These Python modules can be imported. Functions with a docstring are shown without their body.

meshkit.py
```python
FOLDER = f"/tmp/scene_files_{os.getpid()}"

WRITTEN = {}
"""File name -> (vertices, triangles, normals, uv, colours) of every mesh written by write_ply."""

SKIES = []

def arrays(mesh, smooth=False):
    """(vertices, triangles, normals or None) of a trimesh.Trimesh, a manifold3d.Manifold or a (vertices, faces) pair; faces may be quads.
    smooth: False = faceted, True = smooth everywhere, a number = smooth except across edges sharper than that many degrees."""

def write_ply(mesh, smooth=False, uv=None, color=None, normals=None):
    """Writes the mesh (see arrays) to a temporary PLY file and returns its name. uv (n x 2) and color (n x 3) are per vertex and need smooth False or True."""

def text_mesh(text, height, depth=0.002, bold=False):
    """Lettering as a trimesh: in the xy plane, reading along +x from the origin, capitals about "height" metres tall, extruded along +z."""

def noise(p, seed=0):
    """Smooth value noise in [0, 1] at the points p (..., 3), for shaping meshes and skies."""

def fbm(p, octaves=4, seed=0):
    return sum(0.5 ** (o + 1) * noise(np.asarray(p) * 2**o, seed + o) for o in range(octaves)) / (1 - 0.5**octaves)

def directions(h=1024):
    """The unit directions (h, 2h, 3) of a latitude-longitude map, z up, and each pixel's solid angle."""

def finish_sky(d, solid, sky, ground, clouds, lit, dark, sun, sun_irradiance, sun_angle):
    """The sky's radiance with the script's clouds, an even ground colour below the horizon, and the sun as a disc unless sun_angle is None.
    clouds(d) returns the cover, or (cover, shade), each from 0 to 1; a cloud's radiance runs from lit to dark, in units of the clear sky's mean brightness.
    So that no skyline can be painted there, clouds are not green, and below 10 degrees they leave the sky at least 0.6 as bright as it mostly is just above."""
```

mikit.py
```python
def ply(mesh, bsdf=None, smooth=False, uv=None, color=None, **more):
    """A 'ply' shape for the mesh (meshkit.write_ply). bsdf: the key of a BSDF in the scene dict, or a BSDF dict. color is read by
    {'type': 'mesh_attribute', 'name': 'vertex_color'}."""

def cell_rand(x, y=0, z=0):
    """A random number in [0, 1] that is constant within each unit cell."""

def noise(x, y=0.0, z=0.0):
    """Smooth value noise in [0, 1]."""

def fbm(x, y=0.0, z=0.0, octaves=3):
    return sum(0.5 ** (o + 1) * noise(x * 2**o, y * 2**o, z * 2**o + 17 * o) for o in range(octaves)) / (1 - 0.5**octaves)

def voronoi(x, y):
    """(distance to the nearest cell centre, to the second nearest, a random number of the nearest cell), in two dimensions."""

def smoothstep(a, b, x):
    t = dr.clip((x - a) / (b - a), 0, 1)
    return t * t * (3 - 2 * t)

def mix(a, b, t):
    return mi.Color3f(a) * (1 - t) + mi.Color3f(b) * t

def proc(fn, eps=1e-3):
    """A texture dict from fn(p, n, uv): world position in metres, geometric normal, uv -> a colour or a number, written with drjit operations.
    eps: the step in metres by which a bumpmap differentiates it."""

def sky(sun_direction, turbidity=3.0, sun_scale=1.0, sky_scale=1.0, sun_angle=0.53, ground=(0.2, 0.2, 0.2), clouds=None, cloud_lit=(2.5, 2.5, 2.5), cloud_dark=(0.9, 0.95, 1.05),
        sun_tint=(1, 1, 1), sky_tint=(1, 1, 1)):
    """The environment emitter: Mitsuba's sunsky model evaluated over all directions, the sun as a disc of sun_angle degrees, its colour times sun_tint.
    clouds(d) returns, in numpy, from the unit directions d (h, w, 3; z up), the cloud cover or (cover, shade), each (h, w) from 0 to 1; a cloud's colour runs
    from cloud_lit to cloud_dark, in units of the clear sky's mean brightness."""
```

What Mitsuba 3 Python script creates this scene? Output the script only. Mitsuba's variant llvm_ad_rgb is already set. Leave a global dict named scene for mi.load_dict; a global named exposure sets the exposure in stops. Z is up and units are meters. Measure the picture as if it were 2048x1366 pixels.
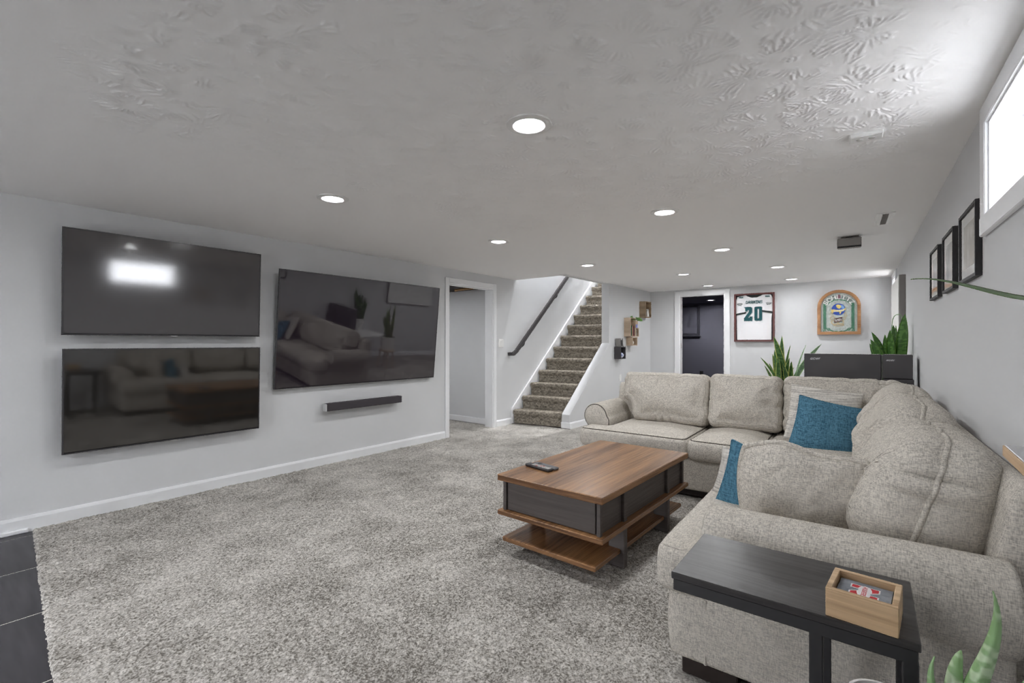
import math
import numpy as np, trimesh, mitsuba as mi, mikit, meshkit
import drjit as dr
from mikit import proc, noise, fbm, smoothstep, mix, cell_rand
from shapely.geometry import Polygon, Point, LineString, box as sbox
from shapely import affinity
from scipy.spatial import Delaunay, cKDTree
T = mi.ScalarTransform4f
rng = np.random.default_rng(7)

# ------------------------------------------------------------------ camera, sky, exposure
F, TH = 940.0, math.atan2(751, 940)
CH = 1.2          # camera height
H = 2.14          # ceiling height
exposure = 0.22
scene, labels = {}, {}
scene['camera'] = {'type': 'perspective', 'fov': 2 * math.degrees(math.atan(1024 / F)), 'fov_axis': 'x', 'near_clip': 0.05, 'far_clip': 200.0,
                   'to_world': T().look_at(origin=[0, 0, CH], target=[-math.sin(TH), math.cos(TH), CH + 2 / F], up=[0, 0, 1])}
LAMP = 212.0      # radiance of the recessed ceiling lamps
scene['sky'] = mikit.sky((-0.62, 0.1, 0.75), turbidity=4.0, sun_scale=12.0, sky_scale=42.0, ground=(0.62, 0.62, 0.61),
                         clouds=lambda d: np.full(d.shape[:2], 1.0), cloud_lit=(1.9, 1.95, 2.05))

# ------------------------------------------------------------------ helpers
def num(key):
    if key not in scene and key not in labels: return key
    k = 1
    while f'{key}_{k:03d}' in scene or f'{key}_{k:03d}' in labels: k += 1
    return f'{key}_{k:03d}'
def tm(v, f): return trimesh.Trimesh(np.asarray(v, float), np.asarray(f, int), process=False)
def cat(*ms): return trimesh.util.concatenate([m for m in ms])
def put(name, mesh, bsdf, parent=None, smooth=False, M=None, uv=None, color=None, label=None, **more):
    key = num(f'{parent}__{name}' if parent else name)
    if M is not None:
        mesh = mesh.copy(); mesh.apply_transform(M)
    scene[key] = mikit.ply(mesh, bsdf, smooth=smooth, uv=uv, color=color, **more)
    if label and parent: labels[key] = {'label': label}
    elif not parent: labels.setdefault(key, {})
    return key
def thing(name, label, category, group=None, kind=None):
    key = num(name); labels[key] = {'label': label, 'category': category}
    if group: labels[key]['group'] = group
    if kind: labels[key]['kind'] = kind
    return key
def tag(key, label, category=None, group=None, kind=None):
    labels[key] = {'label': label}
    if category: labels[key]['category'] = category
    if group: labels[key]['group'] = group
    if kind: labels[key]['kind'] = kind
    return key
def struct(name, mesh, bsdf, label, category='room', **k):
    return tag(put(name, mesh, bsdf, **k), label, category, kind='structure')
def hull(p): return trimesh.Trimesh(np.asarray(p), process=False).convex_hull
def bbox(x0, x1, y0, y1, z0, z1, b=0.003):
    b = min(b, abs(x1 - x0) / 2.01, abs(y1 - y0) / 2.01, abs(z1 - z0) / 2.01)
    p = []
    for a in range(3):
        i = [b, b, b]; i[a] = 0
        for x in (x0 + i[0], x1 - i[0]):
            for y in (y0 + i[1], y1 - i[1]):
                for z in (z0 + i[2], z1 - i[2]): p.append((x, y, z))
    return hull(p)
def frame(o, x, y):
    """right-handed frame matrix from an origin, a reading direction x and an up direction y"""
    x = np.array(x, float); x /= np.linalg.norm(x); y = np.array(y, float); y -= x * (x @ y); y /= np.linalg.norm(y)
    M = np.eye(4); M[:3, 0], M[:3, 1], M[:3, 2], M[:3, 3] = x, y, np.cross(x, y), o
    return M
def at(M, *p): return (M[:3, :3] @ np.array(p, float)) + M[:3, 3]
def shift(x=0, y=0, z=0):
    M = np.eye(4); M[:3, 3] = x, y, z; return M
def rot(deg, axis): return trimesh.transformations.rotation_matrix(math.radians(deg), axis)
UP = (0, 0, 1)
LW = frame((-4.33, 0, 0), (-.008, 1, 0), UP)        # left wall: u = Y, v = Z, w = out of the wall
RW = frame((.42, 0, 0), (.042, -1, 0), UP)          # right wall: u = -Y
BW = frame((-3.45, 8.45, 0), (1, .0558, 0), UP)     # back wall: u = X + 3.45
HW = frame((-3.45, 0, 0), (0, 1, 0), UP)            # wall beside the stairs: u = Y
FL = np.eye(4)
def ext(poly, w0, w1):
    ms = []
    for g in getattr(poly, 'geoms', [poly]):
        if g.area < 1e-9: continue
        m = trimesh.creation.extrude_polygon(g, w1 - w0, engine='earcut'); m.apply_translation((0, 0, w0)); ms.append(m)
    return cat(*ms)
def ringpoly(u0, u1, v0, v1, t): return sbox(u0, v0, u1, v1).difference(sbox(u0 + t, v0 + t, u1 - t, v1 - t))
def rpoly(u0, u1, v0, v1, r): return sbox(u0 + r, v0 + r, u1 - r, v1 - r).buffer(r, quad_segs=6)
def lathe(prof, n=32):
    return trimesh.creation.revolve(np.array(prof, float), sections=n)
def tube(pts, r, sides=8, closed=False, cap=True):
    p = np.asarray(pts, float); n = len(p)
    t = (np.roll(p, -1, 0) - np.roll(p, 1, 0)) if closed else np.gradient(p, axis=0)
    t /= np.linalg.norm(t, axis=1, keepdims=True) + 1e-12
    a = np.zeros_like(p); ref = np.array([0, 0, 1.0]) if abs(t[0][2]) < .9 else np.array([1.0, 0, 0])
    a0 = np.cross(t[0], ref); a[0] = a0 / np.linalg.norm(a0)
    for i in range(1, n):
        q = a[i - 1] - t[i] * (a[i - 1] @ t[i]); a[i] = q / (np.linalg.norm(q) + 1e-12)
    b = np.cross(t, a); th = np.arange(sides) * 2 * np.pi / sides
    r = np.broadcast_to(r, (n,))
    v = p[:, None] + r[:, None, None] * (np.cos(th)[None, :, None] * a[:, None] + np.sin(th)[None, :, None] * b[:, None])
    v = v.reshape(-1, 3); f = []
    m = n if closed else n - 1
    for i in range(m):
        for j in range(sides):
            A, B = i * sides + j, i * sides + (j + 1) % sides
            C_, D = ((i + 1) % n) * sides + (j + 1) % sides, ((i + 1) % n) * sides + j
            f += [[A, B, C_], [A, C_, D]]
    if not closed and cap:
        v = np.vstack([v, p[0], p[-1]]); k = n * sides
        for j in range(sides):
            f += [[k, (j + 1) % sides, j], [k + 1, (n - 1) * sides + j, (n - 1) * sides + (j + 1) % sides]]
    return tm(v, f)
def spline(pts, n=24):
    from scipy.interpolate import CubicSpline
    p = np.asarray(pts, float); s = np.r_[0, np.cumsum(np.linalg.norm(np.diff(p, axis=0), axis=1))]
    return CubicSpline(s, p)(np.linspace(0, s[-1], n))
def squarebar(pts, w, h):
    """a bar of rectangular section w x h swept along a polyline in a vertical plane"""
    p = np.asarray(pts, float); t = np.gradient(p, axis=0); t /= np.linalg.norm(t, axis=1, keepdims=True)
    side = np.cross(t, UP); side /= np.linalg.norm(side, axis=1, keepdims=True); up = np.cross(side, t)
    v, f = [], []
    for q, s_, u in zip(p, side, up):
        for a, b in ((-1, -1), (1, -1), (1, 1), (-1, 1)): v.append(q + s_ * a * w / 2 + u * b * h / 2)
    for i in range(len(p) - 1):
        for j in range(4):
            A, B, C_, D = i * 4 + j, i * 4 + (j + 1) % 4, (i + 1) * 4 + (j + 1) % 4, (i + 1) * 4 + j
            f += [[A, C_, B], [A, D, C_]]
    f += [[0, 1, 2], [0, 2, 3]]; k = (len(p) - 1) * 4; f += [[k, k + 2, k + 1], [k, k + 3, k + 2]]
    m = tm(v, f); m.fix_normals(); return m

# ------------------------------------------------------------------ materials
def mat(key, d): scene[key] = d; return key
def rgb(c): return {'type': 'rgb', 'value': list(c)}
def diffuse(key, c): return mat(key, {'type': 'twosided', 'bsdf': {'type': 'diffuse', 'reflectance': c if isinstance(c, dict) else rgb(c)}})
def princ(key, c, rough=.5, spec=.5, metal=0.0, **k):
    return mat(key, {'type': 'twosided', 'bsdf': {'type': 'principled', 'base_color': c if isinstance(c, dict) else rgb(c), 'roughness': rough, 'specular': spec, 'metallic': metal, **k}})
wall_m = diffuse('m_wall', (.64, .646, .658))
trim_m = princ('m_trim', (.82, .83, .85), .45, .4)
white_pl = princ('m_white_plastic', (.8, .8, .79), .4, .4)
dark_wall = diffuse('m_dark_wall', (.12, .118, .145))
dark_floor = diffuse('m_dark_floor', (.05, .05, .055))

diffuse('m_ceiling', (.91, .905, .90))
def stomp(x, y):
    """height of a stomped brush texture: fans of short ridges around scattered centres"""
    P = np.stack([x, y], -1).reshape(-1, 2); out = np.zeros(len(P)); r2 = np.random.default_rng(3)
    P3 = np.column_stack([P, P[:, 0] * 0])
    wig = meshkit.noise(P3 * 34) * 3.2; patch = meshkit.noise(P3 * 24 + 5); big = meshkit.noise(P3 * 3.1 + 9)
    ss = lambda a, b, v: (lambda t: t * t * (3 - 2 * t))(np.clip((v - a) / (b - a), 0, 1))
    for cell in (.185, .15):
        gx, gy = np.meshgrid(np.arange(-5, 2, cell), np.arange(-1, 6, cell)); C_ = np.stack([gx.ravel(), gy.ravel()], 1) + r2.random((gx.size, 2)) * cell
        d, k = cKDTree(C_).query(P, workers=-1); v = P - C_[k]; ang = np.arctan2(v[:, 1], v[:, 0]); r = d / cell
        ridge = np.sin(ang * 23 + wig + 5 * r + k)
        gate = ss(.06, .2, r) * (1 - ss(.55, .85, r)) * ss(.34, .58, patch)
        out += ss(.0, .95, ridge) * gate
    return (out * (.55 + .7 * big) + .25 * meshkit.noise(P3 * 60)).reshape(x.shape)

def carpet_col(p, n, uv):
    a = noise(p.x * 210, p.y * 210, p.z * 210)
    b = noise(p.x * 95 + 9, p.y * 95, p.z * 95)
    big = fbm(p.x * 2.3, p.y * 3.4 + 3, p.z * 3)
    big2 = noise(p.x * 9, p.y * 7, 5)
    t = dr.clip(.5 + 1.15 * (a - .5) + .8 * (b - .5) + .42 * (big - .5) + .30 * (big2 - .5), 0, 1)
    return mix((.145, .133, .118), (.61, .583, .545), t)
diffuse('m_carpet', proc(carpet_col))
def stair_col(p, n, uv):
    a = noise(p.x * 150, p.y * 150, p.z * 150); b = noise(p.x * 45 + 9, p.y * 45, p.z * 45)
    t = dr.clip(.45 + 1.0 * (a - .5) + .8 * (b - .5), 0, 1)
    return mix((.085, .073, .056), (.40, .36, .305), t)
diffuse('m_stair_carpet', proc(stair_col))
def tile_col(p, n, uv):
    t = fbm(p.x * 3, p.y * 26, 2, octaves=4)
    return mix((.024, .023, .027), (.044, .042, .049), t)
princ('m_tile', proc(tile_col), .45, .5)
diffuse('m_grout', (.60, .58, .54))

def weave(p, n):
    ax, ay, az = dr.abs(n.x), dr.abs(n.y), dr.abs(n.z)
    top = az > .72
    side = ax > ay
    u = dr.select(top, p.x, dr.select(side, p.y, p.x))
    v = dr.select(top, p.y, p.z)
    return u, v
def fabric(dark, light, fu=640.0, fl=115.0):
    def fn(p, n, uv):
        u, v = weave(p, n)
        w = noise(u * 20, v * 20) * .35
        h = noise(u * fl, v * fu + w)
        g = noise(u * fu + w, v * fl + 11)
        f = noise(u * 260, v * 260 + 3)
        t = dr.clip(.55 + .75 * (h - .5) + .7 * (g - .5) + .45 * (f - .5), 0, 1)
        return mix(dark, light, t)
    return fn
def fab(key, dark, light, **k):
    return mat(key, {'type': 'twosided', 'bsdf': {'type': 'diffuse', 'reflectance': proc(fabric(dark, light, **k))}})
fab('m_sofa', (.32, .296, .262), (.66, .62, .56))
fab('m_blue', (.035, .095, .15), (.10, .225, .31), fu=240.0, fl=70.0)
diffuse('m_piping_dark', (.10, .09, .08))
def cream_col(p, n, uv):
    s = noise(p.x * 12 + 3, p.y * 12, p.z * 160); q = noise(p.x * 150, p.y * 150, p.z * 30)
    t = dr.clip(.72 + .9 * (s - .6) + .4 * (q - .5), 0, 1)
    return mix((.26, .24, .22), (.72, .69, .64), t)
diffuse('m_cream', proc(cream_col))

def wood(dark, light, axis='y', f=1.0, rough=.4, spec=.5, key=None):
    def fn(p, n, uv):
        up_ = dr.abs(n.z) > .7; sx = dr.abs(n.x) > dr.abs(n.y)
        a, b = (p.y, p.x) if axis == 'y' else (p.x, p.y)
        a = dr.select(up_, a, dr.select(sx, p.y, p.x)); b = dr.select(up_, b, p.z)
        w = fbm(a * 1.3 * f, b * 9 * f, 1) * 1.2
        g = noise(a * 3.0 * f, (b + w * .05) * 120 * f, 3)
        s = noise(a * .6, b * 14.0 * f + w, 7)
        k = noise(a * 9 * f, b * 330 * f, 5)
        t = dr.clip(.5 + .55 * (g - .5) + .75 * (s - .5) + .35 * (k - .5), 0, 1)
        return mix(dark, light, t)
    return princ(key, proc(fn), rough, spec)
wood((.085, .036, .014), (.30, .155, .068), key='m_coffee_wood', rough=.33)
wood((.012, .011, .011), (.034, .032, .033), axis='x', key='m_black_wood', rough=.34, f=1.2)
wood((.052, .043, .040), (.088, .076, .071), axis='x', key='m_espresso', rough=.5)
wood((.33, .20, .10), (.62, .44, .27), axis='x', key='m_bamboo', rough=.5)
wood((.36, .27, .19), (.60, .48, .36), key='m_oak_shelf', rough=.6)
wood((.20, .14, .085), (.36, .27, .18), key='m_oak_brown', rough=.6)
wood((.20, .085, .03), (.42, .22, .10), axis='x', key='m_arch_wood', rough=.35)
princ('m_mahogany', (.085, .022, .02), .35, .5)
princ('m_charcoal_wood', (.045, .042, .045), .6, .3)
princ('m_black_metal', (.018, .018, .02), .42, .5)
princ('m_black', (.012, .012, .013), .5, .4)
princ('m_rail', (.040, .036, .038), .4, .5)
princ('m_tv_frame', (.03, .03, .033), .3, .5)
princ('m_silver', (.6, .6, .6), .3, .5, .9)
def glossy(key, c, rough): return mat(key, {'type': 'twosided', 'bsdf': {'type': 'principled', 'base_color': rgb(c), 'roughness': rough, 'eta': 1.95}})
glossy('m_screen', (.028, .025, .027), .085); glossy('m_screen_mid', (.012, .011, .010), .05)
glossy('m_screen_sharp', (.014, .010, .015), .012)
princ('m_speaker_cloth', (.05, .045, .05), .8, .2)
princ('m_speaker_end', (.55, .56, .57), .35, .4)
princ('m_dark_plinth', (.02, .014, .012), .5, .3)
princ('m_grey_plastic', (.22, .21, .20), .5, .4)
mat('m_lamp_lens', {'type': 'diffuse', 'reflectance': rgb((.9, .9, .9))})
mat('m_glass', {'type': 'thindielectric'})

# ------------------------------------------------------------------ the room shell
def lwall_poly():
    return Polygon([(-2.4, -.1), (4.165, -.1), (4.165, 1.965), (5.04, 1.965), (5.04, -.1), (10.1, -.1), (10.1, 5.0), (5.45, 5.0), (5.45, 2.42), (-2.4, 2.42)])
struct('wall_left', ext(lwall_poly(), -.13, 0), wall_m, 'pale grey painted wall that carries the three televisions', 'wall', M=LW)
rw = sbox(-9.2, -.1, 2.4, 2.42)
WIN1 = (1.74, 2.585, 1.695, 2.065)      # y0, y1, z0, z1
WIN2 = (7.80, 8.42, 1.665, 2.075)
for y0, y1, z0, z1 in (WIN1, WIN2): rw = rw.difference(sbox(-y1, z0, -y0, z1))
struct('wall_right', ext(rw, -.22, 0), wall_m, 'pale grey painted long wall with two high basement windows', 'wall', M=RW)
bwp = Polygon([(-.13, -.1), (.53, -.1), (.53, 2.035), (1.285, 2.035), (1.285, -.1), (3.75, -.1), (3.75, 2.42), (-.13, 2.42)])
struct('wall_back', ext(bwp, -.12, 0), wall_m, 'pale grey painted far wall with the dark doorway', 'wall', M=BW)
FWD = frame((0, -2.3, 0), (-1, 0, 0), UP)        # wall behind the viewer: u = -X
DOOR3 = (1.5, 2.85, -.02, 2.03)                     # glazed garden door behind the viewer
fw = sbox(-.75, -.1, 4.5, 2.42)
fw = fw.difference(sbox(DOOR3[0], DOOR3[2], DOOR3[1], DOOR3[3]))
struct('wall_front', ext(fw, -.22, 0), wall_m, M=FWD, label='pale grey wall behind the viewer', category='wall')
hwp = Polygon([(5.60, -.1), (5.60, .19), (6.785, 1.19), (6.785, 5.0), (10.1, 5.0), (10.1, -.1)])
struct('wall_stair', ext(hwp, -.13, 0), wall_m, 'pale grey stair side wall with sloping top edge and small box shelves', 'wall', M=HW)
up = cat(bbox(-3.58, -3.45, 5.5, 6.79, 2.14, 5.0, .001), bbox(-4.6, -3.45, 5.45, 5.58, 2.38, 5.0, .001), bbox(-4.6, -3.3, 9.95, 10.1, 2.3, 5.0, .001))
struct('wall_stairwell', up, wall_m, 'upper stairwell walls above the carpeted stairs', 'wall')
cp = Polygon([(-4.47, -2.5), (.75, -2.5), (.75, 8.78), (-3.45, 8.62), (-3.51, 6.79), (-3.51, 5.585), (-4.47, 5.57)])
CX0, CX1, CY0, CY1 = -2.75, .265, .2, 3.35       # part of the ceiling that is near enough to show its ridges as geometry
struct('ceiling', cat(ext(cp.difference(sbox(CX0, CY0, CX1, CY1)), H, H + .26), bbox(CX0 - .02, CX1 + .02, CY0 - .02, CY1 + .02, H + .02, H + .2, .001)), 'm_ceiling', 'white ceiling with stomped brush texture', 'ceiling')
gx, gy = np.meshgrid(np.linspace(CX0, CX1, 660), np.linspace(CY0, CY1, 700), indexing='ij')
fade = np.clip(np.minimum(np.minimum(gx - CX0, CX1 - gx), np.minimum(gy - CY0, CY1 - gy)) / .25, 0, 1)
gz = H - .0023 * stomp(gx, gy) * fade
I, J = np.meshgrid(np.arange(659), np.arange(699), indexing='ij'); q = I * 700 + J
put('plaster_texture', tm(np.stack([gx, gy, gz], -1).reshape(-1, 3), np.vstack([np.stack([q, q + 701, q + 700], -1).reshape(-1, 3), np.stack([q, q + 1, q + 701], -1).reshape(-1, 3)])), 'm_ceiling', 'ceiling', smooth=True)
struct('ceiling_stairwell', bbox(-4.6, -3.3, 5.4, 10.2, 5.0, 5.1, .001), wall_m, 'white ceiling high above the stairs', 'ceiling')
# floor slab, tiles, carpet
struct('floor', ext(Polygon([(-7.2, -2.6), (.8, -2.6), (.8, 12.4), (-7.2, 12.4)]), -.12, -.0200), 'm_grout', 'basement floor slab under tile and carpet', 'floor')
EDGE = lambda x: .44 - .076 * (x + 4.33)
xs = [-4.33 - .61 + .085 + .6225 * i for i in range(0, 10)]
for i in range(len(xs) - 1):
    y1 = EDGE(xs[i]) + .03
    for k in range(5):
        b = y1 - .004 if k == 0 else y1 - .004 - .6225 * k
        x0, x1 = max(xs[i], -4.335) + .0045, min(xs[i + 1], .48) - .0045
        if x1 - x0 > .03: put('tile', bbox(x0, x1, b - .6135, b, -.034, -.018, .0012), 'm_tile', 'floor')

def carpet():
    V, Fa, n0 = [], [], 0
    def patch(xa, xb, nx, yfun, ya1, ny, amp, fit=True):
        nonlocal n0
        gs, gt = np.meshgrid(np.linspace(0, 1, nx), np.linspace(0, 1, ny), indexing='ij')
        gx = xa + (xb - xa) * gs
        if callable(ya1): ya, yb = None, None
        y0 = yfun(gx); y1_ = ya1(gx) if callable(ya1) else ya1; gy = y0 + (y1_ - y0) * gt
        if fit: gx = (-4.332 - .008 * gy) + gs * ((.418 - .042 * gy) - (-4.332 - .008 * gy)) if xa < -4 else xa + gs * ((.418 - .042 * gy) - xa)
        p = np.stack([gx, gy, gx * 0], -1)
        n_ = meshkit.noise(p * 95) + .8 * meshkit.noise(p * 52 + 9) + .5 * meshkit.noise(p * 25 + 5)
        z = (n_ / 2.3 - .5) * amp - amp * .33
        edge = np.clip((gy - y0) / .012, 0, 1) if yfun is EDGE else 1
        z = z - (1 - edge) * .012
        p[..., 2] = z
        jit = (meshkit.noise(p * 60 + 31) - .5) * .008
        p[..., 1] += jit
        i, j = np.meshgrid(np.arange(nx - 1), np.arange(ny - 1), indexing='ij')
        q = n0 + i * ny + j
        V.append(p.reshape(-1, 3)); n0 += nx * ny
        Fa.append(np.stack([q, q + ny, q + ny + 1], -1).reshape(-1, 3)); Fa.append(np.stack([q, q + ny + 1, q + 1], -1).reshape(-1, 3))
    patch(-4.34, .44, 690, EDGE, 4.0, 520, .017)
    patch(-4.40, .44, 420, lambda x: x * 0 + 4.0, 5.595, 140, .016)
    patch(-3.45, .44, 120, lambda x: x * 0 + 5.595, lambda x: 8.44 + .0558 * (x + 3.45), 100, .012)
    patch(-6.0, -4.355, 120, lambda x: x * 0 + 3.3, 5.125, 130, .014, fit=False)
    return tm(np.vstack(V), np.vstack(Fa))
k = put('carpet', carpet(), 'm_carpet', smooth=True)
tag(k, 'taupe grey plush wall to wall carpet covering the basement floor', 'carpet', kind='stuff')

# base boards and casings
def board(M, u0, u1, h=.085, t=.014):
    prof = [(0, -.02), (t, -.02), (t, h * .78), (t * .7, h * .86), (t * .45, h), (0, h)]
    pts = np.array([(u, z, w) for u in (u0, u1) for w, z in prof])
    return hull(pts)
s = [('baseboard_left', LW, -2.3, 4.10, 'white baseboard along the television wall'), ('baseboard_left_001', LW, 5.105, 5.45, 'white baseboard between the doorway and the stairs'),
     ('baseboard_stair', HW, 5.60, 8.44, 'white baseboard along the stair side wall'), ('baseboard_back', BW, 0.01, .44, 'white baseboard left of the dark doorway'),
     ('baseboard_back_001', BW, 1.37, 3.52, 'white baseboard along the far wall'), ('baseboard_right', RW, -8.6, 2.3, 'white baseboard along the right wall')]
for nme, M, a, b, lab in s: struct(nme, board(M, a, b), trim_m, lab, 'baseboard', M=M)
struct('trim_9', bbox(-2.3, .425, -.018, .010, .012, .03, .006), trim_m, 'white quarter round strip at the foot of the baseboard by the tiles', 'trim', M=LW)
struct('trim_8', bbox(-3.585, -3.435, 5.585, 5.60, 0, .085, .004), trim_m, 'white baseboard around the low end of the stair wall', 'trim')
def casing(name, M, u0, u1, v1, t, lab, jamb=.13, lip=.016, top=None):
    top = t if top is None else top
    k = tag(num(name), lab, 'door frame', kind='structure')
    put('side_casing', bbox(u0 - t, u0, -.01, v1 + top, 0, lip, .004), trim_m, k, M=M)
    put('side_casing', bbox(u1, u1 + t, -.01, v1 + top, 0, lip, .004), trim_m, k, M=M)
    put('head_casing', bbox(u0, u1, v1, v1 + top, 0, lip, .004), trim_m, k, M=M)
    put('jamb', bbox(u0 - .002, u0 + .016, -.01, v1, -jamb - .01, .004, .002), trim_m, k, M=M)
    put('jamb', bbox(u1 - .016, u1 + .002, -.01, v1, -jamb - .01, .004, .002), trim_m, k, M=M)
    put('head_jamb', bbox(u0, u1, v1 - .016, v1 + .002, -jamb - .01, .004, .002), trim_m, k, M=M)
    return k
d1 = casing('door_1', LW, 4.165, 5.04, 1.965, .062, 'white trimmed open doorway right of the largest television')
put('strike_plate', bbox(4.183, 4.187, 1.16, 1.26, -.085, -.055, .001), white_pl, d1, M=LW, label='pale strike plate')
d2 = casing('door_2', BW, .53, 1.285, 2.035, .085, 'white trimmed doorway in the far wall opening to the dark room', jamb=.12, top=.08)
for z in (.35, 1.1, 1.8): put('hinge', bbox(.545, .549, z, z + .09, -.06, -.03, .001), 'm_silver', d2, M=BW)

# side room behind the left doorway
struct('wall_side_room', bbox(-6.3, -4.46, 5.13, 5.25, -.1, 1.985, .001), wall_m, 'pale grey side room wall seen through the left doorway', 'wall')
struct('wall_side_room_001', cat(bbox(-6.3, -4.46, 3.15, 3.28, -.1, 2.5, .001), bbox(-6.3, -6.15, 3.2, 5.2, -.1, 2.5, .001)), wall_m, 'far walls of the side room beyond the left doorway', 'wall')
struct('wall_side_room_002', bbox(-6.3, -4.46, 5.24, 5.36, 1.985, 2.6, .001), diffuse('m_concrete', (.30, .29, .28)), 'bare concrete strip above the side room wall', 'wall')
struct('baseboard_side_room', bbox(-6.2, -4.47, 5.115, 5.13, 0, .085, .004), trim_m, 'white baseboard in the side room', 'baseboard')
cj = struct('ceiling_side_room', bbox(-6.3, -4.46, 3.1, 5.3, 2.33, 2.45, .001), diffuse('m_joist', (.12, .09, .065)), 'unfinished dark joist ceiling of the side room', 'ceiling')
for i in range(5): put('joist', bbox(-6.25, -4.47, 3.4 + .4 * i, 3.44 + .4 * i, 2.09, 2.33, .003), 'm_joist', cj)
princ('m_copper', (.30, .17, .06), .4, .5)
k = put('copper_pipe', tube([(-5.05, 4.98, 1.985), (-4.49, 4.99, 1.995)], .017, 12), 'm_copper', smooth=True)
tag(k, 'brown pipe running under the side room joists in the left doorway', 'pipe')
put('pipe_end', tube([(-5.07, 4.98, 1.985), (-5.03, 4.98, 1.985)], .02, 12), 'm_copper', k)
put('hanger', bbox(-4.62, -4.60, 4.97, 5.0, 2.0, 2.33, .002), 'm_grey_plastic', k)

# dark room behind the far doorway
dk = [bbox(-5.0, -.6, 11.9, 12.0, -.1, 2.3, .001), bbox(-5.1, -5.0, 8.5, 12.0, -.1, 2.3, .001), bbox(-.6, -.5, 8.75, 12.0, -.1, 2.3, .001)]
struct('wall_dark_room', cat(*dk), dark_wall, 'dark slate painted walls of the room beyond the far doorway', 'wall')
struct('ceiling_dark_room', ext(Polygon([(-5.1, 8.50), (-3.45, 8.57), (-.5, 8.75), (-.5, 12), (-5.1, 12)]), 2.16, 2.26), dark_wall, 'dark painted ceiling beyond the far doorway', 'ceiling')
struct('floor_dark_room', ext(Polygon([(-5.1, 8.38), (-3.45, 8.45), (-.5, 8.63), (-.5, 12), (-5.1, 12)]), -.014, .004), dark_floor, 'dark floor beyond the far doorway', 'floor')
k = tag(put('dark_wall_panel', bbox(-4.5, -3.66, 11.885, 11.9, 1.42, 2.07, .002), dark_wall), 'dark painted covered window in the room beyond the far doorway', 'window')
put('frame', ext(ringpoly(-4.56, -3.60, 1.36, 2.12, .045), 0, .03), princ('m_dark_trim', (.045, .045, .055), .5, .4), k, M=frame((0, 11.9, 0), (1, 0, 0), UP))
put('sill', bbox(-4.6, -3.58, 11.84, 11.9, 1.345, 1.365, .003), 'm_dark_trim', k)
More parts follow.
